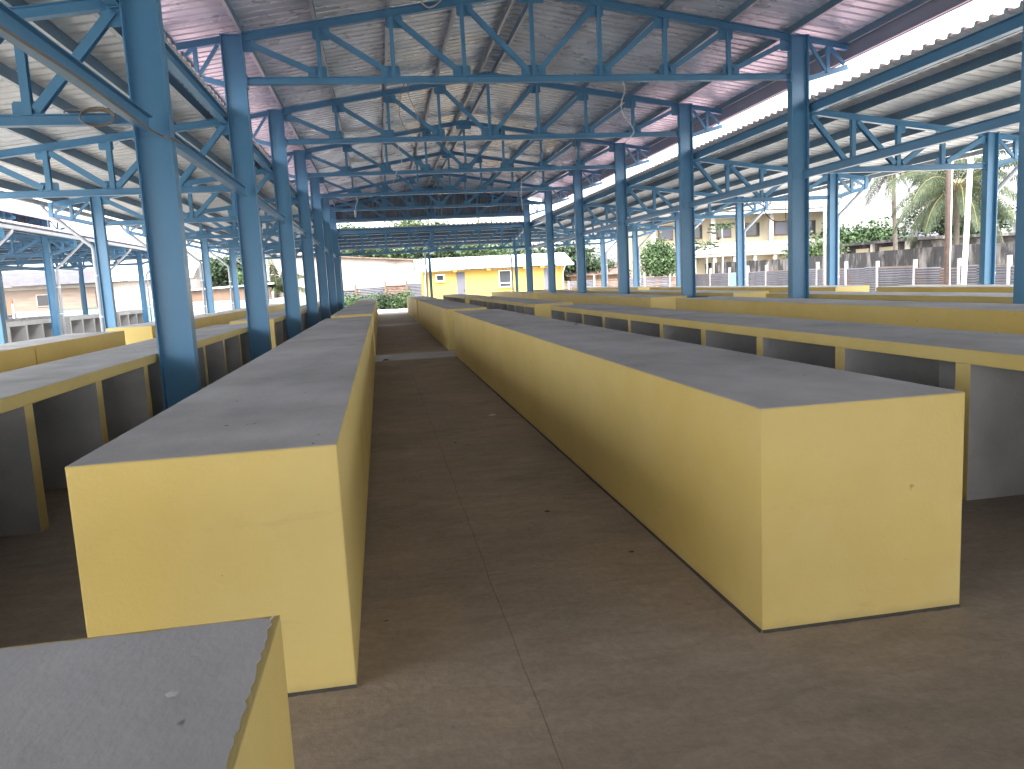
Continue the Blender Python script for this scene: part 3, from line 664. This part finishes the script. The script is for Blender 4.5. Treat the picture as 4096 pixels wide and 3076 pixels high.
for x0, x1 in ((5.44, 6.04), (11.80, 12.35)):
    d = MB().box(x0, x1, yf-.035, yf-.004, -.1, 2.36).build("door", DOOR, h_, shift=off)
    MB().box(x1-.1, x1-.05, yf-.08, yf-.036, 1.0, 1.12).build("handle", GLASS, d, shift=off)
window(None, 3.94, 4.59, yf-.05, 1.76, 2.30, h_, off, fr=.10)
window(None, 8.48, 9.38, yf-.05, 1.15, 2.35, h_, off, fr=.05, mull=1.45)

# ------------------------------------------------------------------ back walls and buildings
off = (0, 68, 0)
h_ = thing("whitewashed_building", "large whitewashed wall with brown stains behind the tin fence, left of the yellow house", "building", off)
b = MB(); b.extrude([(-9, 0), (5, 0), (5, 3.72), (-9, 4.9)], (0, 66, -.15), (0, 74, -.15), (1, 0, 0), (0, 0, 1)); b.build("wall", PLAST, h_, shift=off)
b = MB(); b.extrude([(-9.2, 4.88), (5.3, 3.66), (5.3, 3.76), (-9.2, 4.98)], (0, 65.6, -.15), (0, 74.3, -.15), (1, 0, 0), (0, 0, 1)); b.build("roof", TINR, h_, shift=off)
for x in (-2.6, 2.3): MB().box(x, x+.5, 65.92, 65.995, 2.2, 2.9).build("shutter", CONCW, h_, shift=off)

def corr_panel(b, p0, p1, z0, z1, mi=0, rows=None, amp=.02):
    """horizontally corrugated sheet standing between two ground points"""
    p0, p1 = Vector((*p0, 0)), Vector((*p1, 0)); d = (p1-p0).normalized(); nrm = Vector((d.y, -d.x, 0))
    n = rows or max(4, int((z1-z0)/.115)); 
    for i in range(n*2):
        za, zb = z0+(z1-z0)*i/(2*n), z0+(z1-z0)*(i+1)/(2*n)
        a, c = (amp if i % 2 else 0), (0 if i % 2 else amp)
        b.poly([p0+nrm*a+Vector((0, 0, za)), p1+nrm*a+Vector((0, 0, za)), p1+nrm*c+Vector((0, 0, zb)), p0+nrm*c+Vector((0, 0, zb))], mi)
    return b
def fence(label, pts, tops, posts, mats_, group, pm=POST, pw=.13, pn=.08):
    """pts: post ground points; tops: sheet tops; posts: post tops"""
    off = (pts[0][0], pts[0][1], -.16)
    f = thing("tin_fence", label, "fence", off, group=group)
    for i, (p, zt_) in enumerate(zip(pts, posts)):
        lean = random.uniform(-.05, .05)
        b = MB(); b.bar((p[0], p[1]-pn, -.16), (p[0]+lean, p[1]-pn, zt_), pw, pw*.8, up=(0, 1, 0)); b.build("post", pm, f, shift=off)
    for i in range(len(pts)-1):
        m_ = mats_[i % len(mats_)]; b = MB()
        (xa, ya), (xb, yb) = pts[i], pts[i+1]
        mid = random.uniform(.35, .65); xm, ym = xa+(xb-xa)*mid, ya+(yb-ya)*mid
        for q, (u0, v0, u1, v1) in enumerate(((xa, ya, xm, ym), (xm, ym, xb, yb))):
            zc = tops[i]+random.uniform(-.05, .04); zs = .62+random.uniform(-.12, .12)
            corr_panel(b, (u0, v0+.03*q), (u1, v1+.03*q), -.16, zs, amp=.045); corr_panel(b, (u0, v0+.025+.03*q), (u1, v1+.025+.03*q), zs-.05, zc, amp=.045)
        b.build("tin_panel", m_, f, shift=off)
        if i % 2 == 0:
            MB().bar((xa, ya-.02, tops[i]+.0), (xb, yb-.02, tops[i]+.0), .05, .05).build("rail", WOOD, f, shift=off)
    return f
FG = "corrugated tin fences round the yard"
XF = 28.0
ysR = [66.0, 62.6, 59.0, 55.7, 52.9, 49.5, 46.2, 43.0, 40.0, 36.95, 33.7, 30.65, 27.6, 24.5]
fence("long corrugated tin fence with pale concrete posts at right, one panel mint green", [(XF, y) for y in ysR],
      [1.3, 1.34, 1.34, 1.32, 1.3, 1.3, 1.28, 1.27, 1.26, 1.14, 1.16, 1.15, 1.15], [1.75, 1.77, 1.74, 1.8, 1.77, 1.75, 1.76, 1.70, 1.62, 1.60, 1.54, 1.57, 1.55, 1.55],
      [TIN, TIN, TINM, TIN, TIN, TIN, TIN, TIN, TIN, TIN, TIN, TIN, TIN], FG, pw=.17, pn=0)
fence("rusty corrugated tin fence right of the yellow house, under the dark trees", [(14.0+i*2.33, 66.2) for i in range(7)], [1.25]*6, [1.5, 1.3, 1.7, 1.3, 1.7, 1.4, 1.6], [TINR, TIN, TINR, TIN, TIN, TINR], FG, pn=.1)
fence("rusty patched tin fence with brown posts before the whitewashed wall", [(-4.4, 62), (-1.84, 62), (.42, 62), (2.12, 62), (3.9, 62)], [1.5, 1.62, 1.68, 1.74], [1.8, 1.93, 2.06, 2.02, 2.0], [TIN, TIN, TINR, TIN], FG, pm=BROWN, pw=.16, pn=.12)
fence("pale patched tin fence with white and mint panels, beyond the left columns", [(-28+i*2.9, 58.5) for i in range(9)], [1.0, 1.15, 1.2, 1.25, 1.2, 1.2, 1.25, 1.2], [1.5, 1.75, 1.6, 1.77, 1.6, 1.67, 1.55, 1.7, 1.6], [TIN, TINW, TINM, TINW, TINM, TINW, TINW, TINW], FG, pn=.12)

for (ya, yb, pro, lb) in ((60.5, 84, [2.22, 2.35, 2.45], "black mouldy concrete wall in two steps behind the mint fence panel"), (24, 57.6, [2.3, 2.2, 2.33, 2.28, 2.25], "long black mouldy concrete wall below the coconut palms")):
    b = MB(); n = 24; off = (34, ya, -.16); pts = []
    for i in range(n+1):
        t = i/n; k = t*(len(pro)-1); j = min(int(k), len(pro)-2); z = pro[j]+(pro[j+1]-pro[j])*(k-j)+random.uniform(-.03, .03); pts.append((ya+(yb-ya)*t, z))
    prof = [(ya, -.16)]+[(y, z) for y, z in pts]+[(yb, -.16)]
    b.extrude(prof, (34, 0, 0), (34.2, 0, 0), (0, 1, 0), (0, 0, 1))
    wl = b.build("mouldy_wall", MOULD, shift=off, loc=off); tag(wl, lb, "wall", "mouldy boundary walls")
    for i in range(1, 7):
        y = ya+(yb-ya)*i/7; MB().box(33.86, 33.997, y-.13, y+.13, -.16, 2.05).build("buttress", MOULD, wl, shift=off)

# two-storey cream building (seen between the right-hand columns)
off = (37.5, 80, -.16)
h_ = thing("cream_building", "two-storey cream building with stained balcony, behind the mouldy wall at right", "building", off)
b = MB(); b.box(27, 47.5, 76.6, 86, -.16, 7.3); b.build("wall", CREAM, h_, shift=off)
b = MB(); b.box(26.6, 47.9, 74.8, 76.59, 2.95, 3.25, mi=0); b.box(26.6, 47.9, 74.7, 74.9, 3.25, 4.3); b.build("balcony", CONCW, h_, shift=off)
for i in range(10): MB().box(27.2+i*2.22, 27.55+i*2.22, 74.95, 75.3, -.16, 2.94).build("pillar", CONCW, h_, shift=off)
for i in range(7): MB().box(27.3+i*3.2, 27.75+i*3.2, 75.0, 75.45, 4.31, 7.1).build("pillar", CONCW, h_, shift=off)
b = MB(); tin_roof(b, 26.2, 48.4, 74.2, 76.9, 7.05, 7.6, 60, .03); b.build("veranda_roof", TINW, h_, shift=off)
b = MB(); b.box(26.4, 48.2, 76.3, 86.4, 7.62, 8.05); b.build("parapet", CONCW, h_, shift=off)
b = MB(); tin_roof(b, 30, 45, 77.5, 82, 8.1, 8.75, 40, .03); b.build("roof", RED, h_, shift=off)
for i in range(6):
    x = 28.6+i*3.2; o = MB().box(x, x+1.6, 76.5, 76.57, 4.9, 6.35).build("window", WOOD, h_, shift=off)
    MB().box(x+.1, x+1.5, 76.44, 76.49, 5.0, 6.25).build("pane", GLASS if i % 2 else DOOR, o, shift=off)
for i in range(7):
    x = 27.9+i*2.9; MB().box(x, x+1.3, 76.5, 76.58, .6, 2.3).build("shutter", GLASS if i % 3 else DOOR, h_, shift=off)

off = (52, 72, -.16)
h_ = thing("flat_roofed_building", "low black-stained building with flat concrete roof behind the palms", "building", off)
b = MB(); b.box(46, 62, 60, 76, -.16, 3.2); b.build("wall", MOULD, h_, shift=off)
b = MB(); b.box(45, 62.5, 59, 76.5, 3.25, 3.5); b.build("roof", MOULD, h_, shift=off)
for i in range(4): MB().box(45.1, 45.4, 60.5+i*4.8, 60.8+i*4.8, -.16, 3.24).build("pillar", CONCW, h_, shift=off)
MB().box(45.9, 45.99, 63, 65.4, 2.1, 2.9).build("window", CREAM, h_, shift=off); MB().box(45.9, 45.99, 67, 69, 2.1, 2.9).build("window", CREAM, h_, shift=off)
off = (66, 92, -.16)
h_ = thing("orange_gabled_house", "orange gable end with dark roof edge far behind the palms", "house", off)
b = MB(); b.extrude([(86, -.16), (99, -.16), (99, 5.3), (94, 5.7), (86, 4.4)], (60, 0, 0), (72, 0, 0), (0, 1, 0), (0, 0, 1)); b.build("wall", ORANGE, h_, shift=off)
b = MB(); b.extrude([(85, 4.3), (94, 5.72), (99.5, 5.35), (99.5, 5.5), (94, 5.9), (85, 4.45)], (59.5, 0, 0), (72.5, 0, 0), (0, 1, 0), (0, 0, 1)); b.build("roof", TIN, h_, shift=off)

# left: plank house and white house with tin roofs, low brown sheds
off = (-23, 66, -.16)
h_ = thing("plank_house", "weathered plank house with rusty tin roof and one dark window, far left", "house", off)
b = MB(); b.box(-28.6, -20.9, 62, 68, -.16, 2.9)
b.build("wall", PLANK, h_, shift=off)
b = MB(); b.box(-28.7, -20.8, 61.9, 61.99, 2.72, 2.95); b.build("eaves_board", CONCW, h_, shift=off)
b = MB(); tin_roof(b, -29.2, -20.4, 61.3, 65.2, 3.0, 4.1, 44); tin_roof(b, -29.2, -20.4, 68.7, 65.2, 3.0, 4.1, 44); b.build("roof", TIN, h_, shift=off)
o = MB().box(-24.95, -24.05, 61.93, 61.985, 1.45, 2.35).build("window", CONCW, h_, shift=off); MB().box(-24.88, -24.12, 61.90, 61.925, 1.52, 2.28).build("opening", CABLEB, o, shift=off)
MB().box(-27.4, -26.6, 61.94, 61.985, -.16, 2.1).build("door", WOOD, h_, shift=off)
off = (-17.5, 66, -.16)
h_ = thing("white_house", "white house with pale tin roof between the left columns", "house", off)
b = MB(); b.box(-20.2, -14.4, 63, 68, -.16, 3.0); b.build("wall", PLAST, h_, shift=off)
b = MB(); tin_roof(b, -20.6, -14.0, 62.4, 65.5, 3.05, 4.4, 30); tin_roof(b, -20.6, -14.0, 68.6, 65.5, 3.05, 4.4, 30); b.build("roof", ZINC, h_, shift=off)
MB().box(-17.2, -16.4, 62.93, 62.99, -.16, 2.1).build("door", DOOR, h_, shift=off)
off = (-11.6, 64, -.16)
h_ = thing("brown_shed", "low brown earth-walled shed with a pale roof edge, seen between the left columns", "shed", off)
b = MB(); b.box(-14.2, -8.2, 62, 66, -.16, 2.05); b.build("wall", BROWN, h_, shift=off)
b = MB(); b.extrude([(-14.4, 2.06), (-8.0, 2.26), (-8.0, 2.38), (-14.4, 2.18)], (0, 61.7, 0), (0, 66.3, 0), (1, 0, 0), (0, 0, 1)); b.build("roof", ZINC, h_, shift=off)
off = (21, 80, -.16)
h_ = thing("dark_tin_shack", "dark rusty tin roof below the trees right of the yellow house", "shed", off)
b = MB(); b.box(18.5, 24, 74, 80, -.16, 1.7); b.build("wall", WOOD, h_, shift=off)
b = MB(); tin_roof(b, 18, 24.6, 73.4, 77, 1.7, 2.7, 26); tin_roof(b, 18, 24.6, 80.6, 77, 1.7, 2.7, 26); b.build("roof", TINR, h_, shift=off)

# ------------------------------------------------------------------ poles
def pole(x, y, r, h, m, label, lean=0, r1=None, name="utility_pole"):
    o = MB().tube([(0, 0, -.16), (lean, 0, h)], r, 12, r1=r1).build(name, m, smooth=True, loc=(x, y, 0))
    MB().tube([(0, 0, -.155), (0, 0, .0)], r*1.6, 12).build("foot", CONCW, o)
    return tag(o, label, "pole", "poles in the yard")
pole(19.6, 24.2, .095, 8.2, RUST, "thick rusty brown pole in front of the coconut palm")
pole(20.0, 23.9, .085, 8.4, WHITE, "white painted pole leaning slightly, right of the rusty one", lean=.28)
b = pole(19.63, 24.09, .02, 8.0, WHITE, "thin white pipe fixed up the front of the rusty pole")
pole(20.0, 32.4, .07, 8.0, POST, "slim pale pole beside an outer column at right")
pole(5.9, 88, .12, 12, WOOD, "thin dark pole rising behind the far roof edge, right of centre")
pole(11.6, 88, .14, 12, WOOD, "thicker brown pole rising behind the far roof edge, nearer the right columns")
pole(-7.0, 60, .10, 6.5, WHITE, "white pole among the greenery between the far left columns")
pole(26.5, 84, .12, 9, POST, "pale pole with brackets left of the bushy green tree")

# ------------------------------------------------------------------ vegetation
def leaves(b, lobes, n, size, rnd, hang=0.0, shell=.55):
    tot = sum(l[3]*l[4]*l[5] for l in lobes)
    for (cx_, cy_, cz_, rx, ry, rz_) in lobes:
        k = int(n*rx*ry*rz_/tot)
        clumps = []
        for _ in range(max(6, int(k/26))):
            while True:
                p = Vector((rnd.uniform(-1, 1), rnd.uniform(-1, 1), rnd.uniform(-1, 1)))
                if shell*rnd.random() < p.length <= 1: break
            clumps.append(Vector((cx_+p.x*rx, cy_+p.y*ry, cz_+p.z*rz_)))
        for _ in range(k):
            c = rnd.choice(clumps); s_ = size*2.1
            p = c+Vector((rnd.gauss(0, s_), rnd.gauss(0, s_), rnd.gauss(0, s_*.65)))
            a = Vector((rnd.uniform(-1, 1), rnd.uniform(-1, 1), rnd.uniform(-.7, .5)-hang)).normalized()
            d = a.cross(Vector((rnd.uniform(-1, 1), rnd.uniform(-1, 1), rnd.uniform(.2, 1)))).normalized()
            l = size*rnd.uniform(.6, 1.3); wv = d*l*.34
            b.poly([p, p+a*l*.5+wv, p+a*l, p+a*l*.5-wv])
def tree(name, label, x, y, lobes, n, size, lm, trunk_r=.16, seed=1, group="trees beyond the yard", cat="tree", hang=0.0, zb=-.16):
    rnd = random.Random(seed)
    t = thing(name, label, cat, (x, y, zb), group=group)
    b = MB(); top = min(l[2] for l in lobes)+.2
    zt_ = max(.5, top-zb)
    base = [(0, 0, 0), (.08*rnd.uniform(-1, 1), 0, zt_*.5), (.15*rnd.uniform(-1, 1), .1, zt_)]
    b.tube(base, trunk_r*1.25, 9, r1=trunk_r*.8)
    for l in lobes:
        e = Vector((l[0], l[1], l[2]-zb)); s0 = Vector(base[-1])-Vector((0, 0, .15*zt_*rnd.random()))
        mid = (s0+e)/2+Vector((rnd.uniform(-.2, .2), rnd.uniform(-.2, .2), -.1))
        b.tube([s0, mid, e+Vector((0, 0, l[5]*.4))], trunk_r*.62, 6, r1=trunk_r*.12)
        for _ in range(3):
            q = e+Vector((rnd.uniform(-.8, .8)*l[3], rnd.uniform(-.8, .8)*l[4], rnd.uniform(-.4, .8)*l[5]))
            b.tube([mid, (mid+q)/2+Vector((0, 0, .1)), q], trunk_r*.3, 5, r1=trunk_r*.06)
    b.build("trunk", BARK, t, smooth=True)
    b = MB(); leaves(b, [(l[0], l[1], l[2]-zb, l[3], l[4], l[5]) for l in lobes], n, size, rnd, hang); b.build("crown", lm, t)
    return t
def lob(seed, w_, h, z, k=6, d=None):
    r = random.Random(seed); out = []
    for _ in range(k):
        a = r.uniform(.3, .5); out.append((r.uniform(-.62, .62)*w_, r.uniform(-.6, .6)*(d or w_), z+r.uniform(-.35, .4)*h, w_*a, (d or w_)*a, h*a))
    return out
tree("broadleaf_tree", "big dark tree right of the yellow house, behind the rusty fence", 17.6, 75, lob(3, 3.6, 2.2, 3.0, 9), 7000, .34, LEAF_D, .25, 3)
tree("broadleaf_tree", "rounded dark tree just left of the pale pole and the bushy tree", 22.4, 76, lob(4, 2.6, 1.7, 2.0, 7), 4500, .30, LEAF_D, .2, 4)
tree("broadleaf_tree", "spreading tree over the right half of the yellow house roof", 11.0, 76, lob(5, 3.8, 1.7, 4.2, 9), 6500, .32, LEAF_M, .22, 5)
tree("broadleaf_tree", "dark tree over the left half of the yellow house roof", 5.2, 77, lob(6, 3.6, 1.6, 4.9, 9), 6000, .32, LEAF_D, .22, 6)
tree("broadleaf_tree", "tall light-topped tree showing in the gap above the far lean-to roof, centre", 4.6, 84, lob(7, 3.0, 1.8, 7.3, 8), 6500, .32, LEAF_L, .25, 7)
tree("broadleaf_tree", "sparse tree top showing in the gap above the far roof, near the left columns", -2.6, 84, lob(8, 1.7, 1.0, 6.9, 6), 2600, .32, LEAF_M, .2, 8)
tree("broadleaf_tree", "small tree tip behind the far roof edge near the right columns", 12.0, 86, lob(9, 1.2, .8, 7.2, 4), 1200, .3, LEAF_M, .15, 9)
tree("broadleaf_tree", "tree with leaves hanging over the whitewashed wall", -.6, 77, lob(10, 3.4, 1.3, 4.9, 8), 5500, .32, LEAF_M, .2, 10)
tree("bushy_tree", "rounded bright green bushy tree before the cream building", 26.2, 70, [(0, 0, 3.2, 1.25, 1.2, 1.1), (-.6, 0, 2.6, 1.0, 1, .9), (.7, .1, 2.7, 1.0, 1, .9), (0, .2, 4.0, .8, .8, .6), (-.1, 0, 2.2, 1.3, 1, .6), (1.1, 0, 3.4, .5, .6, .4)], 5200, .26, LEAF_M, .14, 11, hang=.5)
tree("shrub", "green shrub on top of the mouldy wall, below the cream balcony", 36.6, 62.5, lob(12, 1.9, .9, 2.6, 6), 2600, .24, LEAF_L, .08, 12, group="shrubs behind the walls", cat="shrub")
tree("shrub", "second green shrub left of a right-hand column, before the cream building", 39.2, 62.5, lob(13, 1.3, .9, 2.8, 5), 1800, .24, LEAF_L, .08, 13, group="shrubs behind the walls", cat="shrub")
tree("shrub", "small shrub before the orange gabled house", 50.5, 79, lob(14, 2.2, .7, 4.2, 5), 1500, .3, LEAF_M, .08, 14, group="shrubs behind the walls", cat="shrub")
tree("broadleaf_tree", "dark leafy tree behind the two palm trunks", 49.5, 74, lob(15, 3.6, 1.7, 3.9, 9), 6500, .36, LEAF_M, .25, 15)
tree("broadleaf_tree", "dark tree behind the right side of the palm crown", 55.5, 66, lob(16, 4.4, 3.0, 4.6, 9), 6500, .38, LEAF_D, .25, 16)
tree("broadleaf_tree", "dark green tree behind the brown shed, between the left columns", -12.6, 72, lob(17, 2.9, 1.7, 3.3, 9), 6500, .30, LEAF_D, .2, 17)
tree("broadleaf_tree", "lighter green tree leaning over the brown shed roof", -10.4, 67.4, lob(18, 1.5, 1.0, 2.8, 6), 2600, .24, LEAF_L, .12, 18)
tree("broadleaf_tree", "tree between the far left columns, behind the white pole", -7.2, 72, lob(19, 2.4, 1.8, 3.4, 7), 4500, .30, LEAF_M, .2, 19)
tree("broadleaf_tree", "dark tree right of the white house, behind the small palm", -20.0, 72, lob(20, 2.2, 1.3, 2.9, 7), 4500, .30, LEAF_D, .2, 20)
tree("broadleaf_tree", "dense tree between two left columns, left of the brown shed", -17.0, 74, lob(21, 2.2, 1.2, 2.6, 7), 4000, .30, LEAF_D, .2, 21)
BG = "bushes at the aisle's end"
for i, (x, y, w_, hh, lb) in enumerate(((-2.0, 58.6, 1.1, .55, "leafy bush left of the aisle's end, behind the farthest left counter"), (.6, 58.9, 1.0, .5, "low dark green bush in the middle of the aisle's end"), (1.7, 58.7, .8, .6, "leafy bush at the aisle's end next to the farthest right counter"), (-3.9, 59.5, .9, .4, "small bush left of the last blue column"), (-.7, 59.4, .9, .45, "low bush before the tin fence, behind the left counters"))):
    tree("bush", lb, x, y, lob(30+i, w_, hh, .42, 6), 2200, .16, LEAF_M if i != 1 else LEAF_D, .03, 30+i, group=BG, cat="bush")

def papaya(x, y, h, seed, label):
    rnd = random.Random(seed); t = thing("papaya_tree", label, "tree", (x, y, -.16), group="papaya trees")
    MB().tube([(0, 0, 0), (.1, 0, h*.5), (.05, 0, h)], .11, 8, r1=.07).build("trunk", POST, t, smooth=True)
    b = MB()
    for i in range(20):
        a = i*2.4; r_ = rnd.uniform(.7, 1.25); z = h+rnd.uniform(-.5, .45)
        e = Vector((math.cos(a)*r_, math.sin(a)*r_, z)); b.tube([(0.05, 0, h-.1), (e.x*.5, e.y*.5, z+.18), e], .02, 4)
        for q in range(26):
            g = rnd.uniform(0, 2*PI); rr = rnd.uniform(.12, .42); d = Vector((math.cos(g), math.sin(g), rnd.uniform(-.5, .2))).normalized(); s_ = Vector((-d.y, d.x, .2))*.07
            p = e; b.poly([p, p+d*rr*.6+s_, p+d*rr*1.15, p+d*rr*.6-s_])
    b.build("crown", LEAF_M, t); return t
papaya(32.5, 70, 5.7, 1, "taller papaya tree with a pale trunk before the cream building")
papaya(30.9, 70, 4.3, 2, "shorter papaya tree left of the tall one")

def frond(b, base, az, el, L_, droop, rnd, nl=64, ll=.75, mi=0, rm=1):
    pts = []; p = Vector(base); d = Vector((math.cos(az)*math.cos(el), math.sin(az)*math.cos(el), math.sin(el))); n = 12
    for i in range(n+1):
        pts.append(p.copy()); p = p+d*(L_/n); d = (d+Vector((0, 0, -droop/n*(.5+1.4*i/n)))).normalized()
    b.tube(pts, .035, 5, mi=rm, r1=.008)
    side = Vector((-math.sin(az), math.cos(az), 0))
    for i in range(nl):
        t = .14+.86*i/(nl-1); k = t*n; j = min(int(k), n-1); q = pts[j].lerp(pts[j+1], k-j); tg = (pts[j+1]-pts[j]).normalized()
        l = ll*(math.sin(PI*min(1, t*.86+.10))**.6)*rnd.uniform(.85, 1.1)
        for s in (-1, 1):
            dd = (side*s*.85+tg*.55+Vector((0, 0, -.35+rnd.uniform(-.15, .1)))).normalized()
            m1 = q+dd*l*.5+Vector((0, 0, -.10*l)); e = q+dd*l*.75+Vector((0, 0, -.62*l)); wv = tg*.024
            b.poly([q-wv*.6, q+wv*.6, m1+wv, m1-wv], mi); b.poly([m1-wv, m1+wv, e], mi)
def palm(x, y, h, nf, L_, seed, label, r=.16, lean=0.0, dead=4, nuts=True, ll=.75, nm="coconut_palm", els=(-.5, 1.1)):
    rnd = random.Random(seed); t = thing(nm, label, "palm tree", (x, y, -.16), group="palm trees")
    b = MB(); pts = [(lean*(1-i/10)**1.5, 0, h*i/10) for i in range(11)]
    b.tube(pts, r*1.15, 10, r1=r*.85)
    for i in range(int(h/.16)):
        z = i*.16; k = z/h; xx = lean*(1-k)**1.5; b.tube([(xx, 0, z), (xx, 0, z+.03)], r*(1.18-.3*k), 10, caps=False)
    b.build("trunk", PBARK, t, smooth=True)
    for i in range(nf):
        az = i*2.39996+rnd.uniform(-.2, .2); el = els[1]-(els[1]-els[0])*((i+.5)/nf)+rnd.uniform(-.1, .1)
        b = MB(); frond(b, (0, 0, h), az, el, L_*rnd.uniform(.88, 1.08), rnd.uniform(1.3, 1.9), rnd, ll=ll); b.build("frond", [PALM_L, RACH], t)
    for i in range(dead):
        b = MB(); frond(b, (0, 0, h-.1), rnd.uniform(0, 6.28), -.9, L_*.55, .8, rnd, 26, .5); b.build("dead_frond", [PALM_D, PALM_D], t)
    if nuts:
        b = MB()
        for i in range(26):
            a = rnd.uniform(0, 2*PI); c = Vector((math.cos(a)*rnd.uniform(.2, .6), math.sin(a)*rnd.uniform(.2, .6), h-rnd.uniform(.1, .75)))
            rr = rnd.uniform(.05, .1); b.tube([c-Vector((0, 0, rr)), c-Vector((0, 0, rr*.6)), c, c+Vector((0, 0, rr*.6)), c+Vector((0, 0, rr))], rr, 7)
            b.tube([(0, 0, h), (c.x*.6, c.y*.6, h+.1), c], .012, 4)
        b.build("coconut_cluster", NUT, t, smooth=True)
    return t
palm(35.6, 43.2, 6.1, 32, 4.9, 5, "large coconut palm with orange fruit behind the rusty pole, its fronds sweeping low", ll=1.0)
palm(38.2, 52.9, 8.9, 28, 5.2, 6, "slender-trunked coconut palm left of the large one, with dead brown fronds", lean=.45, dead=7, ll=1.0)
palm(46.5, 57.5, 9.5, 20, 4.6, 8, "coconut palm partly hidden at the right edge, behind the outer column")
palm(-17.6, 66.5, 2.2, 14, 2.0, 9, "small yellow-green palm beyond the left columns, beside the white house", r=.1, dead=1, nuts=False, ll=.5, nm="small_palm", els=(.1, 1.35))
palm(-7.9, 63.0, 1.6, 16, 3.0, 10, "young feathery palm between the far left columns", r=.14, dead=0, nuts=False, ll=.7, nm="small_palm", els=(.5, 1.45))
